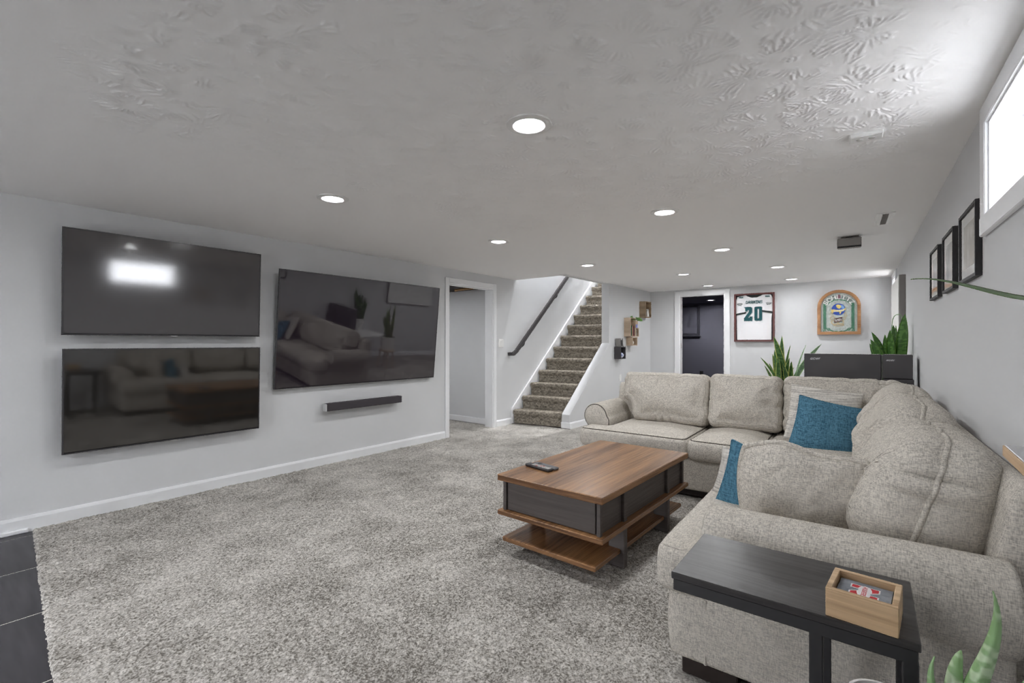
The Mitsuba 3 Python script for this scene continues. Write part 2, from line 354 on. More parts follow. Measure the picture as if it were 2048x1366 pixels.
k = tag(put('outlet_plate', bbox(-3.60, -3.52, 11.885, 11.9, .38, .50, .003), 'm_black'), 'small black outlet plate low on the dark far room wall', 'outlet')

# windows in the right wall (u = -Y)
def window(n, a, b, z0, z1, lab, RW, trim=.072):
    k = tag(num(f'window_{n}'), lab, 'window', kind='structure')
    put('side_casing', bbox(a - trim, a + .004, z0 - .004, z1 + .01, 0, .018, .004), trim_m, k, M=RW)
    put('side_casing', bbox(b - .004, b + trim, z0 - .004, z1 + .01, 0, .018, .004), trim_m, k, M=RW)
    put('head_casing', bbox(a - trim, b + trim, z1 - .004, min(z1 + trim, H - .004), 0, .018, .004), trim_m, k, M=RW)
    put('sill_casing', bbox(a - trim, b + trim, z0 - trim, z0 + .004, 0, .02, .004), trim_m, k, M=RW)
    put('jamb', cat(bbox(a - .001, a + .012, z0, z1, -.2, .005, .001), bbox(b - .012, b + .001, z0, z1, -.2, .005, .001), bbox(a, b, z1 - .012, z1 + .001, -.2, .005, .001), bbox(a, b, z0 - .001, z0 + .012, -.2, .005, .001)), trim_m, k, M=RW)
    put('sash', ext(ringpoly(a + .012, b - .012, z0 + .012, z1 - .012, .028), -.15, -.115), white_pl, k, M=RW)
    q = [(a + .04, z0 + .04), (b - .04, z0 + .04), (b - .04, z1 - .04), (a + .04, z1 - .04)]
    put('pane', tm([(x, y, -.132) for x, y in q], [[0, 1, 2], [0, 2, 3]]), 'm_glass', k, M=RW)
window(1, -WIN1[1], -WIN1[0], *WIN1[2:], 'high white trimmed basement window at the right edge near the viewer', RW)
window(2, -WIN2[1], -WIN2[0], *WIN2[2:], 'small high white basement window at the far end of the right wall', RW)
k = casing('door_3', FWD, DOOR3[0], DOOR3[1], DOOR3[3], .07, 'white framed glazed sliding garden door behind the viewer', jamb=.2)
for i in range(2):
    a = DOOR3[0] + .02 + i * .65; b = a + .66
    put('sash', ext(ringpoly(a, b, -.02, 2.01, .06), -.16 + .05 * i, -.12 + .05 * i), white_pl, k, M=FWD)
    q = [(a + .05, .03), (b - .05, .03), (b - .05, 1.96), (a + .05, 1.96)]
    put('pane', tm([(x, y, -.14 + .05 * i) for x, y in q], [[0, 1, 2], [0, 2, 3]]), 'm_glass', k, M=FWD)
struct('ground_outside', cat(bbox(.66, 14, -2.6, 22, 1.35, 1.5, .01), bbox(-14, 14, -14, -2.55, -.2, -.06, .01)), diffuse('m_outside', (.60, .60, .59)), 'bright ground outside the basement windows', 'ground')

# ------------------------------------------------------------------ stairs
st = tag('staircase', 'straight carpeted staircase rising between the left wall and the sloping side wall', 'staircase', kind='structure')
RUN, RISE, Y0S, Z0S = .2145, .1852, 5.465, .205
def step(i):
    y, z = Y0S + RUN * i, Z0S + RISE * i
    zb = z - RISE - .012
    prof = [(y + .022, zb), (y + .02, z - .085), (y + .012, z - .075), (y + .001, z - .06), (y - .006, z - .042), (y - .007, z - .026), (y - .001, z - .010), (y + .012, z - .001), (y + .03, z), (y + .12, z), (y + RUN + .03, z)]
    prof = np.array(prof); s_ = np.r_[0, np.cumsum(np.linalg.norm(np.diff(prof, axis=0), axis=1))]
    ss = np.linspace(0, s_[-1], 44); py, pz = np.interp(ss, s_, prof[:, 0]), np.interp(ss, s_, prof[:, 1])
    xs_ = np.linspace(-4.335, -3.578, 90)
    P = np.stack(np.broadcast_arrays(xs_[:, None], py[None], pz[None]), -1).copy()
    P[..., 1] += (P[..., 0] + 4.30) / .72 * .125
    dn = np.stack([np.gradient(pz), -np.gradient(py)], 0); dn /= np.linalg.norm(dn, axis=0)
    a = (meshkit.noise(P * 75) + .7 * meshkit.noise(P * 38 + 5) - .85) * .008
    P[..., 1] -= dn[0][None] * a * np.sign(1); P[..., 2] -= dn[1][None] * a
    n, m = P.shape[:2]; I, J = np.meshgrid(np.arange(n - 1), np.arange(m - 1), indexing='ij'); q = I * m + J
    f = np.vstack([np.stack([q, q + m, q + m + 1], -1).reshape(-1, 3), np.stack([q, q + m + 1, q + 1], -1).reshape(-1, 3)])
    e = (n - 1) * m + np.arange(m - 1); c_ = n * m
    f = np.vstack([f, np.stack([e, e + 1, e * 0 + c_], -1)]); cen = np.array([[P[-1, :, 0].mean(), P[-1, -1, 1], P[-1, 0, 2]]])
    return tm(np.vstack([P.reshape(-1, 3), cen]), f)
for i in range(13): put('step', step(i), 'm_stair_carpet', st, smooth=True)
put('landing', bbox(-4.5, -3.5, Y0S + RUN * 13, 9.98, Z0S + RISE * 12 - .1, Z0S + RISE * 12, .004), 'm_stair_carpet', st)
sk = Polygon([(5.452, 0), (5.452, .205), (5.47, .235), (8.35, .235 + .8634 * 2.88), (8.35, -.02 + .8634 * 2.6), (5.70, 0)])
put('skirt_board', ext(sk, .001, .026), trim_m, st, M=LW, label='white sloping skirt board')
hr = thing('handrail', 'dark square handrail sloping up the wall beside the stairs', 'handrail')
x = -4.285
put('rail', squarebar([(x, 5.40, 1.035), (x, 5.47, 1.075), (x, 8.2, 1.075 + .882 * 2.73)], .036, .052), 'm_rail', hr)
put('rail_return', bbox(-4.365, x + .018, 5.36, 5.425, 1.008, 1.055, .004), 'm_rail', hr)
for y in (5.66, 6.57, 7.6):
    z = 1.075 + .882 * (y - 5.47) - .03
    b = put('bracket', tube(spline([(-4.372, y, z - .07), (-4.33, y, z - .075), (-4.295, y, z - .05), (x, y, z)], 12), .008, 8), 'm_black_metal', hr, smooth=True)
    put('rosette', tube([(-4.379, y, z - .07), (-4.366, y, z - .07)], .026, 16), 'm_black_metal', b)

# ------------------------------------------------------------------ recessed ceiling lamps
lampmesh = None
def lamp(x, y, z, lab, power=LAMP, group='recessed ceiling lights'):
    k = thing('recessed_light', lab, 'ceiling light', group)
    M = shift(x, y, z)
    ring = lathe([(.064, -.004), (.07, -.010), (.085, -.011), (.097, -.006), (.099, 0.0), (.064, 0.0), (.064, -.004)], 40)
    put('trim_ring', ring, white_pl, k, M=M, smooth=40)
    th = np.arange(36) * 2 * np.pi / 36
    d = tm(np.vstack([np.stack([np.cos(th) * .0635, np.sin(th) * .0635, th * 0 - .004], 1), [[0, 0, -.0045]]]), [[(i + 1) % 36, i, 36] for i in range(36)])
    put('lens', d, 'm_lamp_lens', k, M=M, emitter={'type': 'area', 'radiance': rgb([power * c for c in (.975, .985, 1.0)])})
for x, y, lab in [(-1.205, 1.625, 'largest round recessed ceiling light, nearest in the picture'), (-2.82, 1.66, 'round recessed ceiling light above the upper left television'),
                  (-1.25, 3.32, 'round recessed ceiling light above the coffee table'), (-2.815, 3.323, 'round recessed ceiling light in front of the largest television'),
                  (-1.30, 5.02, 'round recessed ceiling light left of the grey ceiling box'), (-2.84, 5.025, 'round recessed ceiling light just before the stair opening'),
                  (-1.06, 6.6, 'third from the viewer in the right hand row of ceiling lights beyond the sofa'), (-2.187, 6.51, 'ceiling light right of the stair opening'),
                  (-1.11, 8.0, 'ceiling light nearest the arched sign'), (-2.306, 8.06, 'ceiling light nearest the dark far doorway')]:
    lamp(x, y, H, lab)
for x in (-1.2, -2.82): lamp(x, -.7, H, 'recessed ceiling light behind the viewer on the ' + ('right' if x > -2 else 'left'))
lamp(-3.12, 11.1, 2.16, 'ceiling light inside the dark far room', LAMP * 3)
lamp(-3.72, 8.3, 4.98, 'ceiling light high above the top of the stairs', LAMP * 16)
lamp(-3.72, 6.5, 4.98, 'ceiling light high above the foot of the stairs', LAMP * 8)
lamp(-5.3, 3.9, 2.08, 'bare lamp in the side room beyond the left doorway', LAMP * 1.4)

# small ceiling things
k = thing('ceiling_alarm', 'flat white rectangular detector with two round grilles on the ceiling', 'detector')
M = frame((-.075, 2.655, H), (1, .06, 0), (0, 1, 0)) @ rot(180, (1, 0, 0))
put('body', bbox(-.062, .062, -.04, .04, -.001, .02, .005), white_pl, k, M=M)
for u in (-.022, .022): put('grille', lathe([(0, .0235), (.010, .0235), (.014, .020), (.014, .018), (0, .018)], 24), princ('m_grille', (.55, .55, .54), .5, .3) if 'm_grille' not in scene else 'm_grille', k, M=M @ shift(u, 0, 0), smooth=30)
k = thing('ceiling_vent', 'white rectangular metal air register in the ceiling', 'vent')
M = frame((-.018, 4.54, H), (1, .06, 0), (0, 1, 0)) @ rot(180, (1, 0, 0))
put('frame', ext(ringpoly(-.055, .055, -.20, .20, .02), -.001, .006), white_pl, k, M=M)
put('backing', bbox(-.04, .04, -.19, .19, -.002, .001, .0005), 'm_black', k, M=M)
for sg in (-1, 1): put('side_flange', bbox(sg * .028 - .010, sg * .028 + .010, -.182, .182, .0, .0075, .001), white_pl, k, M=M)
for i in range(15): put('louvre', bbox(-.018, .018, -.001, .001, -.001, .012, .0004), 'm_grey_plastic', k, M=M @ shift(0, -.168 + .024 * i, 0) @ rot(38, (1, 0, 0)))
k = thing('ceiling_box', 'small grey box unit hanging from the ceiling on a short bracket', 'projector')
M = frame((-.265, 5.13, H), (1, .05, 0), (0, 1, 0))
put('body', bbox(-.088, .088, -.06, .06, -.098, -.018, .008), 'm_grey_plastic', k, M=M)
put('bottom_rim', bbox(-.086, .086, -.064, -.05, -.104, -.09, .003), 'm_black', k, M=M)
put('bracket', bbox(-.025, .025, -.03, .03, -.02, -.001, .002), 'm_black', k, M=M)
put('bracket_plate', bbox(-.06, .07, -.04, .04, -.006, 0, .001), 'm_grey_plastic', k, M=M)

# ------------------------------------------------------------------ wall plates
def plate(name, M, u, v, w, h, lab, cat_, kind='outlet'):
    k = thing(name, lab, cat_)
    put('plate', bbox(u - w / 2, u + w / 2, v - h / 2, v + h / 2, 0, .006, .003), white_pl, k, M=M)
    if kind == 'switch': put('rocker', bbox(u - .017, u + .017, v - .033, v + .033, .004, .011, .003), white_pl, k, M=M)
    else:
        for d in (-.02, .02): put('socket', ext(rpoly(u - .016, u + .016, v + d - .014, v + d + .014, .008), .004, .008), white_pl, k, M=M)
    return k
plate('light_switch', LW, 5.215, 1.19, .12, .12, 'white rocker light switch between the doorway and the handrail', 'light switch', 'switch')
plate('wall_outlet', HW, 7.18, .62, .075, .115, 'white wall outlet below the small box shelves', 'outlet')

# ------------------------------------------------------------------ televisions
def tv(lab, yc, zc, w, h, tilt, off, screen, badge=True, bez=.008, dep=.045, yaw=0):
    k = thing('television', lab, 'television')
    M = LW @ shift(yc, zc, off) @ rot(yaw, (0, 1, 0)) @ rot(tilt, (1, 0, 0))
    put('screen', bbox(-w / 2 + bez, w / 2 - bez, -h / 2 + bez * 1.6, h / 2 - bez, -.01, .0005, .0002), screen, k, M=M)
    put('bezel', ext(ringpoly(-w / 2, w / 2, -h / 2, h / 2, bez), -.012, .003), 'm_tv_frame', k, M=M)
    put('back_cover', hull(np.array([(x * a, y * b, z) for x in (-w / 2, w / 2) for y in (-h / 2, h / 2) for a, b, z in ((1, 1, -.012), (1, 1, -.02), (.86, .8, -dep))])), 'm_black', k, M=M)
    if badge: put('badge', bbox(-.022, .022, -h / 2 - .006, -h / 2 + .002, -.004, .0035, .001), 'm_silver', k, M=M, label='small silver badge on the lower edge')
    put('wall_bracket', cat(bbox(-.2, .2, -.12, .12, 0, .012, .003), bbox(-.16, -.12, -.15, .15, .01, max(off - dep + .01, .02), .003), bbox(.12, .16, -.15, .15, .01, max(off - dep + .01, .02), .003)), 'm_black_metal', k, M=LW @ shift(yc, zc, 0))
tv('upper of the two stacked black televisions at the left', 1.19, 1.605, 1.25, .712, 2.3, .105, 'm_screen')
tv('lower of the two stacked black televisions at the left', 1.19, .808, 1.245, .70, 1.7, .10, 'm_screen_mid')
tv('largest black television on the wall right of the stacked pair', 2.91, 1.315, 1.905, 1.08, 5.8, .11, 'm_screen_sharp', badge=False, bez=.006)
k = thing('soundbar', 'slim dark soundbar mounted on the wall under the largest television', 'soundbar')
put('body', bbox(2.44, 3.345, .53, .603, .03, .105, .004), 'm_speaker_cloth', k, M=LW)
put('end_cap', bbox(2.432, 2.442, .53, .603, .03, .105, .003), 'm_speaker_end', k, M=LW, label='pale grey end cap')
put('end_cap', bbox(3.343, 3.353, .53, .603, .03, .105, .003), 'm_speaker_end', k, M=LW)
put('bracket', bbox(2.7, 3.1, .545, .59, 0, .032, .003), 'm_black_metal', k, M=LW)
# ------------------------------------------------------------------ soft things
import shapely
def polycushion(poly, Tk, r, bulge=.02, lump=.006, fold=.006, seam='top', side=.0, seed=0, ds=.016, freq=26, L=.07, bbulge=None, gs=.02):
    """an upholstered pad: outline polygon in xy, thickness Tk along z, rounded edges; returns mesh and a function giving closed seam paths"""
    ring = np.array(shapely.get_coordinates(shapely.segmentize(poly.exterior, .004)))[:-1]
    if not poly.exterior.is_ccw: ring = ring[::-1]
    s = np.r_[0, np.cumsum(np.linalg.norm(np.diff(np.vstack([ring, ring[:1]]), axis=0), axis=1))]
    n = int(s[-1] / ds); t = np.arange(n) / n * s[-1]
    B = np.stack([np.interp(t, s, np.r_[ring[:, k], ring[0, k]]) for k in (0, 1)], 1)
    tang = np.roll(B, -1, 0) - np.roll(B, 1, 0); tang /= np.linalg.norm(tang, axis=1, keepdims=True)
    N = np.stack([-tang[:, 1], tang[:, 0]], 1)                       # inward
    th = t / s[-1] * 2 * np.pi; rad = s[-1] / (2 * np.pi)
    cyc = np.stack([np.cos(th) * rad * freq, np.sin(th) * rad * freq, th * 0 + seed * 3.7], 1)
    n1 = meshkit.noise(cyc, seed); n2 = meshkit.noise(cyc * .45 + 7, seed + 3)
    fo = (1 - np.abs(2 * n1 - 1)) ** 3 * np.clip(1.8 * n2 - .35, .1, 1)
    angs = np.radians([0, 15, 30, 45, 60, 75, 90])
    prof = [(r * (1 - math.cos(a)), r - r * math.sin(a)) for a in angs[::-1]]
    mid = np.linspace(r, Tk - r, max(2, int((Tk - 2 * r) / .03) + 2))[1:-1] if Tk - 2 * r > .02 else []
    prof += [(0, z) for z in mid] + [(r * (1 - math.cos(a)), Tk - r + r * math.sin(a)) for a in angs]
    if Tk - 2 * r < .004: prof = [q for i, q in enumerate(prof) if i == 0 or abs(q[1] - prof[i - 1][1]) > 1e-5]
    prof = np.array(prof); arc = np.r_[0, np.cumsum(np.linalg.norm(np.diff(prof, axis=0), axis=1))]
    itop = len(prof) - 4; ibot = 3; imid = len(prof) // 2
    seams = {'top': [itop], 'both': [itop, ibot], 'mid': [imid], 'none': []}[seam]
    V = []
    for i, (ins, z) in enumerate(prof):
        d = min([abs(arc[i] - arc[q]) for q in seams] + [9])
        w = fold * math.exp(-d / L) if seams else 0
        sb = side * (1 - (2 * z / Tk - 1) ** 2)
        off = ins - sb + w * fo + (.004 if i in seams else 0)
        V.append(np.column_stack([B + N * off[:, None], np.full(n, z)]))
    nr = len(V); Vr = np.vstack(V); f = []
    I, J = np.meshgrid(np.arange(nr - 1), np.arange(n), indexing='ij'); q = I * n + J; qn = I * n + (J + 1) % n
    f = [np.stack([q, qn, qn + n], -1).reshape(-1, 3), np.stack([q, qn + n, q + n], -1).reshape(-1, 3)]
    verts = [Vr]; base = len(Vr)
    for top in (True, False):
        R = V[-1] if top else V[0]
        pg = Polygon(R[:, :2]).buffer(0)
        x0, y0, x1, y1 = pg.bounds
        gx, gy = np.meshgrid(np.arange(x0 + .011, x1, gs), np.arange(y0 + .011, y1, gs)); g = np.stack([gx.ravel(), gy.ravel()], 1)
        g = g[shapely.contains_xy(pg.buffer(-.009), g[:, 0], g[:, 1])]
        kd = cKDTree(R[:, :2]); dist, idx = kd.query(g)
        bu = bulge if top else (bulge * .6 if bbulge is None else bbulge)
        dm = max(dist.max(), 1e-3); h = bu * (1 - (1 - np.minimum(dist / dm, 1)) ** 2.2)
        h = h + lump * (meshkit.fbm(np.column_stack([g * 7, g[:, 0] * 0 + seed + top * 9]), 3) - .5) * 2 * np.minimum(dist / .06, 1)
        edge = arc[-1] - arc[itop] if seam in ('top', 'both') else 9
        if seam != 'none': h = h - fold * 1.1 * fo[idx] * np.exp(-(dist + (edge if edge < 1 else .05)) / L)
        z = (Tk + h) if top else -h
        tri = Delaunay(np.vstack([R[:, :2], g])).simplices
        P = np.vstack([R[:, :2], g]); c = P[tri].mean(1)
        tri = tri[shapely.contains_xy(pg, c[:, 0], c[:, 1])]
        a, b, c_ = P[tri[:, 0]], P[tri[:, 1]], P[tri[:, 2]]
        cr = (b[:, 0] - a[:, 0]) * (c_[:, 1] - a[:, 1]) - (b[:, 1] - a[:, 1]) * (c_[:, 0] - a[:, 0])
        flip = (cr < 0) == top; tri[flip] = tri[flip][:, ::-1]
        mp = np.r_[np.arange(n) + (base * 0 + ((nr - 1) * n if top else 0)), np.arange(len(g)) + base]
        f.append(mp[tri]); verts.append(np.column_stack([g, z])); base += len(g)
    m = tm(np.vstack(verts), np.vstack(f))
    return m, [V[i] for i in seams]
def pillow(w, h, t, c=.06, n=44, lump=.008, seed=0, power=.5, rnd=0.0):
    u = np.linspace(-1, 1, n); u = np.sin(u * np.pi / 2) * .5 + u * .5
    U, Vv = np.meshgrid(u, u, indexing='ij')
    X = w / 2 * U * (1 - c * (1 - Vv ** 2) * np.abs(U) ** 2); Y = h / 2 * Vv * (1 - c * (1 - U ** 2) * np.abs(Vv) ** 2)
    X, Y = X * np.sqrt(1 - rnd * Vv ** 2), Y * np.sqrt(1 - rnd * U ** 2)
    Y = Y + (.012 * np.sin(X * 23 + seed) * np.abs(Vv) ** 3 if rnd else 0)
    Z = t / 2 * ((1 - U ** 2) * (1 - Vv ** 2)) ** power
    vs, fs = [], []
    for sgn in (1, -1):
        wr = (meshkit.fbm(np.stack([X * 9, Y * 9, X * 0 + seed + sgn], -1), 4) - .5) * 2 * lump * np.minimum(1, 3 * (1 - np.maximum(np.abs(U), np.abs(Vv))) + .1)
        # tufts of folds running in from the seam
        e = 1 - np.maximum(np.abs(U), np.abs(Vv)); along = np.where(np.abs(U) > np.abs(Vv), Vv, U)
        wr = wr - .5 * lump * np.exp(-e / .12) * np.clip(meshkit.noise(np.stack([along * 11, X * 0 + seed, np.where(np.abs(U) > np.abs(Vv), np.sign(U), 3 * np.sign(Vv))], -1)) * 2 - .8, 0, 1) * (e > 0)
        border = (np.maximum(np.abs(U), np.abs(Vv)) > .9999)
        z = sgn * np.maximum(Z + wr, 0) * (~border)
        vs.append(np.stack([X, Y, z], -1).reshape(-1, 3))
        I, J = np.meshgrid(np.arange(n - 1), np.arange(n - 1), indexing='ij'); q = I * n + J + (0 if sgn > 0 else n * n)
        a = np.stack([q, q + n, q + n + 1], -1).reshape(-1, 3); b = np.stack([q, q + n + 1, q + 1], -1).reshape(-1, 3)
        fs += [a, b] if sgn > 0 else [a[:, ::-1], b[:, ::-1]]
    m = tm(np.vstack(vs), np.vstack(fs)); m.merge_vertices()
    G = np.stack([X, Y, Z * 0], -1)
    edge = np.vstack([G[:-1, 0], G[-1, :-1], G[:0:-1, -1], G[0, :0:-1]])
    return m, edge
def smoothloop(p, n=160, k=2):
    p = np.asarray(p)
    for _ in range(k): p = (np.roll(p, 1, 0) + 2 * p + np.roll(p, -1, 0)) / 4
    return p

# ------------------------------------------------------------------ sectional sofa (local frame turned with the right wall)
PHI = .042
S = shift(-.64, 1.68, 0) @ rot(math.degrees(PHI), (0, 0, 1)) @ shift(.64, -1.68, 0)
sofa = thing('sectional_sofa', 'large taupe tweed L-shaped sectional sofa with rolled arms along the right wall', 'sofa')
def pad(name, M, poly, Tk, r, pip=True, pm='m_sofa', pr=.0045, taper=0, **k):
    m, seams = polycushion(poly, Tk, r, **k)
    if taper:                                                  # thinner towards the top
        y0, y1 = poly.bounds[1], poly.bounds[3]
        def tp_(q):
            q = np.array(q); q[:, 2] *= 1 - taper * np.clip((q[:, 1] - y0) / (y1 - y0), 0, 1.1) ** 1.3; return q
        m = tm(tp_(m.vertices), m.faces); seams = [tp_(q) for q in seams]
    key = put(name, m, 'm_sofa', sofa, smooth=True, M=M)
    if pip:
        for q in seams: put('piping', tube(smoothloop(q), pr, 6, closed=True), pm, key, smooth=True, M=M)
    return key
def rp(x0, x1, y0, y1, r): return rpoly(x0, x1, y0, y1, r)
XF = S @ frame((0, 0, 0), (1, 0, 0), (0, 1, 0))               # plan: x', y', up
# base and dark plinths
pad('base', XF @ shift(0, 0, .065), rp(-.625, .30, 1.70, 4.58, .03), .245, .02, pip=False, bulge=.0, fold=0, seam='none', side=.012, lump=0)
pad('base', XF @ shift(0, 0, .065), rp(-2.0, -.60, 3.70, 4.58, .03), .245, .02, pip=False, bulge=.0, fold=0, seam='none', side=.010, lump=0)
for q in ((-.585, -.40, 1.725, 1.80), (-.585, -.52, 1.725, 2.1), (.05, .27, 1.73, 1.80), (-.585, -.50, 2.9, 3.0)):
    put('foot', bbox(*q, 0, .068, .004), 'm_dark_plinth', sofa, M=S)
put('plinth', bbox(-.58, .26, 1.78, 4.5, .012, .068, .004), 'm_dark_plinth', sofa, M=S)
put('plinth', bbox(-1.95, -.5, 3.75, 4.5, .012, .068, .004), 'm_dark_plinth', sofa, M=S)
# back frames
AX = S @ frame((0, 0, 0), (1, 0, 0), UP)                      # u = x', v = z, w = -y'
AY = S @ frame((0, 0, 0), (0, -1, 0), UP)                     # u = -y', v = z, w = -x'
bf = Polygon([(.20, .28), (.235, .62), (.265, .78), (.285, .82), (.315, .82), (.338, .78), (.338, .28)]).buffer(.015).buffer(-.015)
pad('back_frame', AX @ shift(0, 0, -4.58), bf, 4.58 - 1.78, .02, pip=False, fold=0, seam='none', bulge=.008, lump=.004)
bf2 = Polygon([(4.37, .28), (4.41, .62), (4.44, .77), (4.47, .80), (4.53, .80), (4.585, .75), (4.585, .28)])
m_, _ = polycushion(affinity.scale(bf2, -1, 1, origin=(0, 0)), 2.3, .02, bulge=.005, fold=0, seam='none')
put('back_frame', m_, 'm_sofa', sofa, smooth=True, M=AY @ shift(0, 0, -.30))
# rolled arms
def arm_profile(c, r, x0, x1, zb): return Point(c).buffer(r, quad_segs=16).union(sbox(x0, zb, x1, c[1])).buffer(-.012).buffer(.012)
k = pad('arm', AY @ shift(0, 0, -.26), affinity.scale(arm_profile((1.725, .507), .122, 1.70, 1.845, .07), -1, 1, origin=(0, 0)), .26 + .495, .016, pr=.005, bulge=.012, lump=.004, fold=.002, side=.0, seed=3)
k = pad('arm', AX @ shift(0, 0, -4.5), arm_profile((-2.0, .525), .118, -1.98, -1.86, .07), 4.5 - 3.90, .016, pr=.005, pm='m_piping_dark', bulge=.012, lump=.003, fold=.002, seed=4)
# seat cushions
tcush = rp(-.665, .16, 1.875, 2.70, .045).union(rp(-.665, -.505, 1.675, 2.2, .045)).buffer(.03).buffer(-.03)
pad('seat_cushion', XF @ shift(0, 0, .30), tcush, .17, .030, bulge=.022, seam='top', side=.008, seed=11, lump=.006)
pad('seat_cushion', XF @ shift(0, 0, .30), rp(-.665, .16, 2.71, 3.60, .045), .165, .042, bulge=.028, side=.012, seed=12)
pad('seat_cushion', XF @ shift(0, 0, .30), rp(-.60, .16, 3.61, 4.40, .045), .165, .042, bulge=.018, side=.008, seed=13)
tc2 = rp(-1.855, -1.12, 3.65, 4.40, .045).union(rp(-2.03, -1.4, 3.65, 3.875, .045)).buffer(.03).buffer(-.03)
pad('seat_cushion', XF @ shift(0, 0, .30), tc2, .165, .042, bulge=.024, side=.012, seed=14, pm='m_piping_dark')
pad('seat_cushion', XF @ shift(0, 0, .30), rp(-1.11, -.605, 3.65, 4.40, .05), .165, .045, bulge=.032, side=.016, seed=15, pm='m_piping_dark')
# back cushions of the far run
def backx(x0, x1, z0, z1, Tk, seed, tilt=-9, y=4.40, poly=None, **k):
    pol = rp(x0, x1, z0, z1, .06) if poly is None else poly
    pad('back_cushion', AX @ shift(0, z0, -y) @ rot(tilt, (1, 0, 0)) @ shift(0, -z0, 0), pol, Tk, min(.055, Tk * .42), bulge=.055, seed=seed, fold=.028, L=.10, ds=.009, gs=.012, freq=18, lump=.012, side=.012, pr=.004, **k)
p1 = rp(-1.87, -1.105, .61, .895, .062).union(rp(-1.78, -1.105, .455, .8, .062)).buffer(.08).buffer(-.08)
backx(0, 0, .47, 0, .23, 21, poly=p1, seam='top')
backx(-1.095, -.55, .46, .90, .24, 22, seam='top')
backx(-.54, .20, .46, .905, .22, 23, seam='top')
# back cushions of the run beside the wall: deep, with one seam around the middle
def backy(y0, y1, z0, z1, Tk, seed, x=.255, tilt=-9, r=.6):
    pol = rp(-y1, -y0, z0, z1, .135)
    pad('back_cushion', AY @ shift(0, z0, -x) @ rot(tilt, (1, 0, 0)) @ shift(0, -z0, 0), pol, Tk, .132, bulge=.035, bbulge=.0, seed=seed, fold=.05, L=.15, lump=.016, ds=.008, gs=.011, side=.02, seam='mid', pr=.009, freq=17, taper=.27)
backy(1.885, 2.635, .455, .862, .40, 31)
backy(2.665, 3.40, .46, .885, .385, 32)
backy(3.43, 4.16, .46, .90, .36, 33)
for x0 in (-.497,): put('welt', tube([(x0, 1.697, .075), (x0, 1.696, .30)], .005, 6), 'm_sofa', sofa, M=S, smooth=True)

# loose pillows
def loose(lab, mat_, pos, xdir, ydir, w, h, t, seed, pip=None, pr=.005, **k):
    key = thing('throw_pillow', lab, 'pillow')
    m, e = pillow(w, h, t, seed=seed, **k); M = frame(pos, xdir, ydir)
    put('cover', m, mat_, key, smooth=True, M=M)
    if pip: put('piping', tube(smoothloop(e), pr, 6, closed=True), pip, key, smooth=True, M=M)
loose('large taupe tweed pillow with thick piped edge standing against the near sofa arm', 'm_sofa', (-.262, 2.12, .605), (1, -.08, -.06), (.12, -.22, 1), .45, .39, .22, 41, 'm_sofa', .012, c=.0, lump=.026, rnd=.20)
loose('blue pillow wedged behind the large taupe pillow near the front arm', 'm_blue', (-.425, 2.27, .565), (.94, -.1, -.26), (.30, -.11, .94), .34, .32, .12, 42, 'm_blue', .004, lump=.012)
loose('cream ribbed pillow behind the wedged blue pillow near the front arm', 'm_cream', (-.455, 2.40, .52), (.94, -.1, -.26), (.30, -.14, .94), .42, .27, .12, 43, lump=.008)
loose('square blue pillow leaning in the far corner of the sofa', 'm_blue', (-.325, 3.91, .605), (1, .10, -.20), (.34, .50, .80), .41, .40, .15, 44, 'm_blue', .004, lump=.010)
loose('cream striped pillow behind the blue pillow in the sofa corner', 'm_cream', (-.365, 4.05, .665), (1, .10, -.12), (.30, .42, .85), .45, .44, .14, 45, lump=.008)


# ------------------------------------------------------------------ coffee table
ct = thing('coffee_table', 'rectangular brown wooden coffee table with dark panelled drawer box and lower shelf', 'coffee table')
CT = shift(-1.40, 2.645, 0) @ rot(-.6, (0, 0, 1))
W2, L2 = .335, .605
put('tabletop', bbox(-W2, W2, -L2, L2, .415, .45, .004), 'm_coffee_wood', ct, M=CT)
put('middle_shelf', bbox(-W2, W2, -L2, L2, .222, .248, .004), 'm_coffee_wood', ct, M=CT)
put('lower_shelf', bbox(-W2 + .03, W2 - .045, -L2 + .01, L2 - .01, .075, .10, .004), 'm_coffee_wood', ct, M=CT)
bx0, by0 = W2 - .035, L2 - .035
put('drawer_box', bbox(-bx0 + .006, bx0 - .006, -by0 + .006, by0 - .006, .246, .417, .002), 'm_espresso', ct, M=CT)
for sx in (-1, 1):
    for sy in (-1, 1):
        put('corner_post', bbox(sx * bx0 - .011, sx * bx0 + .011, sy * by0 - .011, sy * by0 + .011, .247, .416, .002), 'm_espresso', ct, M=CT)
        x0, x1 = sorted((sx * (W2 - .115), sx * (W2 - .022)))
        put('leg', bbox(x0, x1, sy * .305 - .019, sy * .305 + .019, 0, .416, .003), 'm_espresso', ct, M=CT)
for sy in (-1, 1):
    d = put('drawer_front', bbox(-bx0 + .02, bx0 - .02, sy * by0 - .006, sy * by0 + .004, .252, .411, .003), 'm_espresso', ct, M=CT, label='dark end panel')
princ('m_button', (.45, .44, .43), .5, .4); princ('m_button_red', (.5, .06, .05), .5, .4); princ('m_remote', (.022, .02, .021), .35, .5); princ('m_remote_grey', (.09, .09, .095), .3, .5)
RM = shift(-1.62, 2.285, .45) @ rot(-10, (0, 0, 1))
k = thing('remote_control', 'black remote control with pale buttons lying on the coffee table', 'remote control')
put('body', bbox(-.098, .098, -.023, .023, 0, .017, .005), 'm_remote', k, M=RM)
for i in range(9):
    for j in range(3):
        put('button', bbox(-.05 + .0125 * i, -.0415 + .0125 * i, -.015 + .0115 * j, -.008 + .0115 * j, .016, .0195, .001), 'm_button_red' if (i, j) in ((5, 1), (3, 0), (6, 2)) else 'm_button', k, M=RM)
